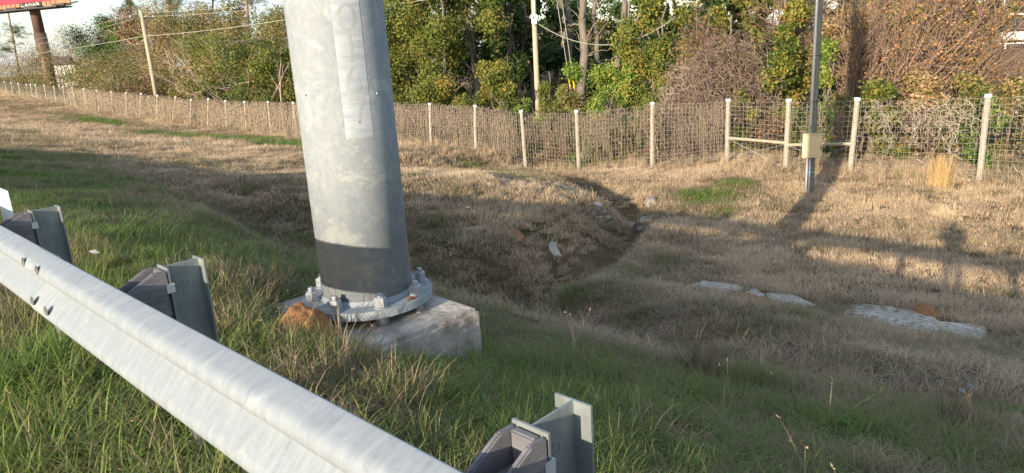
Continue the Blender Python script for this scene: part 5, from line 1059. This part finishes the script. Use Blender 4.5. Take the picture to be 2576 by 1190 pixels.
def vehicle(px, p, L_, body, label, truck=False):
    x, y = spot(px, p, 100); t = empty('parked_car' if not truck else 'box_truck', (x, y, gz(x, y) + .03), label, 'car' if not truck else 'truck', rot=(0, 0, ROADROT)); H = 1.45 if not truck else 2.3
    pr_ = [(-L_ / 2, .3), (-L_ / 2, .85), (-L_ * .42, 1.0), (-L_ * .28, H), (L_ * .22, H), (L_ * .34, .98), (L_ * .5, .8), (L_ * .5, .3)] if not truck else [(-L_ / 2, .4), (-L_ / 2, H), (L_ * .3, H), (L_ * .38, 1.2), (L_ * .5, 1.05), (L_ * .5, .4)]
    b = MB(); n = len(pr_); b.add([(a, sgn * .88, z) for sgn in (-1, 1) for a, z in pr_], [tuple(range(n))[::-1], tuple(range(n, 2 * n))] + [(i, (i + 1) % n, n + (i + 1) % n, n + i) for i in range(n)]); b.obj('body', M[body], t, bevel=.03)
    for sgn in (-1, 1): MB().box(-L_ * .27, L_ * .22, sgn * .885 - .004, sgn * .885 + .004, 1.0, H - .1).obj('window', M['glass'], t)
    for a in (-L_ * .32, L_ * .32):
        for sgn in (-1, 1): wv = MB(); wv.tube([(a, sgn * .72, .32), (a, sgn * .92, .32)], .32, 16); wv.obj('wheel', M['black'], t)
    for sgn in (-.6, .6): MB().box(-L_ / 2 - .012, -L_ / 2 - .002, sgn - .12, sgn + .12, .62, .78).obj('tail_light', M['stop_red'], t)
vehicle(2560, 66, 6.5, 'cream', 'cream white box truck on the far road behind the barrier', True); vehicle(2496, 67, 4.3, 'car_dark', 'dark car on the far road left of the cream truck')
c = FW(2508, 62, 80); g0 = gz(c.x, c.y); sg_ = empty('stop_sign', (c.x, c.y, g0), 'small red octagonal stop sign beyond the far road', 'sign'); MB().tube([(0, 0, -.2), (0, 0, c.z - g0 + .3)], .04, 6).obj('post', M['conduit'], sg_)
dv = Vector((-c.x, -c.y, 0)).normalized(); rv_ = Vector((-dv.y, dv.x, 0)); o8 = [rv_ * .42 * math.cos(R_(22.5 + 45 * k)) + Vector((0, 0, c.z - g0 + .42 * math.sin(R_(22.5 + 45 * k)))) for k in range(8)]
b = MB(); b.add([q + dv * .05 for q in o8] + [q + dv * .07 for q in o8], [tuple(range(8)), tuple(range(15, 7, -1))] + [(i, (i + 1) % 8, 8 + (i + 1) % 8, 8 + i) for i in range(8)]); b.obj('face', M['stop_red'], sg_)
MB().box(-.28, .28, .071, .08, -.09, .09, mtx=Matrix.Translation((0, 0, c.z - g0)) @ Matrix((rv_, dv, Vector((0, 0, 1)))).transposed().to_4x4()).obj('lettering_band', M['white'], sg_)
c = FW(2568, 52, 100); g0 = gz(c.x, c.y); bl2 = empty('building', (c.x, c.y, g0), 'pale building glimpsed through twigs beyond the cream truck', 'building')
MB().box(-4, 6, -3, 3, -.3, c.z - g0 + .5).obj('wall', M['wall'], bl2); MB().box(-4.3, 6.3, -3.3, 3.3, c.z - g0 + .502, c.z - g0 + .8).obj('roof', M['roof'], bl2)
for k, (px, p, yt, wp, lf) in enumerate(((2400, 90, 20, 120, 'leaf_olive'), (2480, 95, 10, 130, 'leaf_olive'), (2560, 120, 0, 160, 'leaf_dark'), (2320, 70, 10, 150, 'leaf_olive'), (2620, 110, 0, 160, 'leaf_olive'), (2200, 60, -10, 170, 'leaf_olive'))):
    P_(px, p, yt, wp, lf, 'tree', ('brown-olive tree beyond the far road' if lf == 'leaf_olive' else 'dark tree beyond the far road'), 'tree', 'trees beyond the far road', n=5000, size=0.4, tint=(0.6, 0.25), low=0.05, twig=40)

# ------------------------------------------------------------------ the photographer, whose shadow falls on the field
def person():
    bx, by = 0.0, -0.42; g0 = gz(bx, by); t = empty('person', (bx, by, g0), 'person in dark jacket holding up a phone behind the guardrail', 'person')
    V = [(0, 0, .95), (0, 0, 1.15), (0, .01, 1.36), (0, .02, 1.47), (0, .04, 1.56), (0, .05, 1.66), (.17, 0, 1.40), (.30, .05, 1.18), (.12, .30, 1.36), (.05, .36, 1.47), (-.17, 0, 1.40), (-.30, .05, 1.18), (-.12, .30, 1.36), (-.05, .36, 1.47), (.10, 0, .90), (.12, .03, .50), (.13, 0, .10), (.14, .14, .04), (-.10, 0, .90), (-.12, .02, .50), (-.13, 0, .10), (-.14, .14, .04)]
    E = [(0, 1), (1, 2), (2, 3), (3, 4), (4, 5), (2, 6), (6, 7), (7, 8), (8, 9), (2, 10), (10, 11), (11, 12), (12, 13), (0, 14), (14, 15), (15, 16), (16, 17), (0, 18), (18, 19), (19, 20), (20, 21)]
    Rr = [.19, .19, .20, .065, .085, .10, .08, .055, .045, .04, .08, .055, .045, .04, .10, .07, .05, .05, .10, .07, .05, .05]
    me = bpy.data.meshes.new('body'); me.from_pydata(V, E, []); o = link_mesh('body', me, t); me.materials.append(M['cloth']); md = o.modifiers.new('skin', 'SKIN')
    for i, r in enumerate(Rr): me.skin_vertices[0].data[i].radius = (r, r * .85)
    me.skin_vertices[0].data[0].use_root = True; sb = o.modifiers.new('sub', 'SUBSURF'); sb.levels = 1; sb.render_levels = 2
    MB().box(-.08, .08, .385, .394, 1.505, 1.58).obj('phone', M['black'], t)
person()

# ------------------------------------------------------------------ unseen car, added on the shoulder to cast the shade right of the pole
def unseen_suv(s0, s1, p0, p1):
    x, y = sp2xy((s0 + s1) / 2, (p0 + p1) / 2); L_ = s1 - s0; Wd = (p1 - p0) / 2; t = empty('parked_car', (x, y, gz(x, y) + .012), 'unseen dark sport utility car on the road shoulder, added for its shadow', 'car', rot=(0, 0, ROADROT)); a = -L_ / 2
    pr_ = [(a, .38), (a, .95), (a + .12, 1.15), (a + .45, 1.62), (a + .75, 1.74), (a + 2.6, 1.76), (a + 3.4, 1.12), (a + 4.4, .98), (a + 4.6, .7), (a + 4.6, .38)]; n = len(pr_); b = MB()
    b.add([(q, sg * Wd, z) for sg in (-1, 1) for q, z in pr_], [tuple(range(n))[::-1], tuple(range(n, 2 * n))] + [(i, (i + 1) % n, n + (i + 1) % n, n + i) for i in range(n)]); b.obj('body', M['car_dark'], t, bevel=.05)
    for sg in (-1, 1):
        MB().box(a + .7, a + 1.6, sg * (Wd + .003) - .003, sg * (Wd + .003) + .003, 1.12, 1.6).obj('window', M['glass'], t); MB().box(a + 1.7, a + 2.6, sg * (Wd + .003) - .003, sg * (Wd + .003) + .003, 1.12, 1.6).obj('window', M['glass'], t)
        for q in (a + .85, a + 3.7): wh = MB(); wh.tube([(q, sg * (Wd - .2), .37), (q, sg * (Wd + .02), .37)], .37, 20); w2 = wh.obj('wheel', M['black'], t); MB().tube([(q, sg * (Wd + .021), .37), (q, sg * (Wd + .03), .37)], .22, 16).obj('rim', M['conduit'], w2)
        MB().box(a - .012, a - .002, sg * (Wd - .3) - .1, sg * (Wd - .3) + .1, .85, 1.1).obj('tail_light', M['stop_red'], t); MB().box(a + 4.602, a + 4.612, sg * (Wd - .3) - .12, sg * (Wd - .3) + .12, .72, .88).obj('headlight', M['conduit'], t)
unseen_suv(13.0, 17.6, -3.5, -1.65)
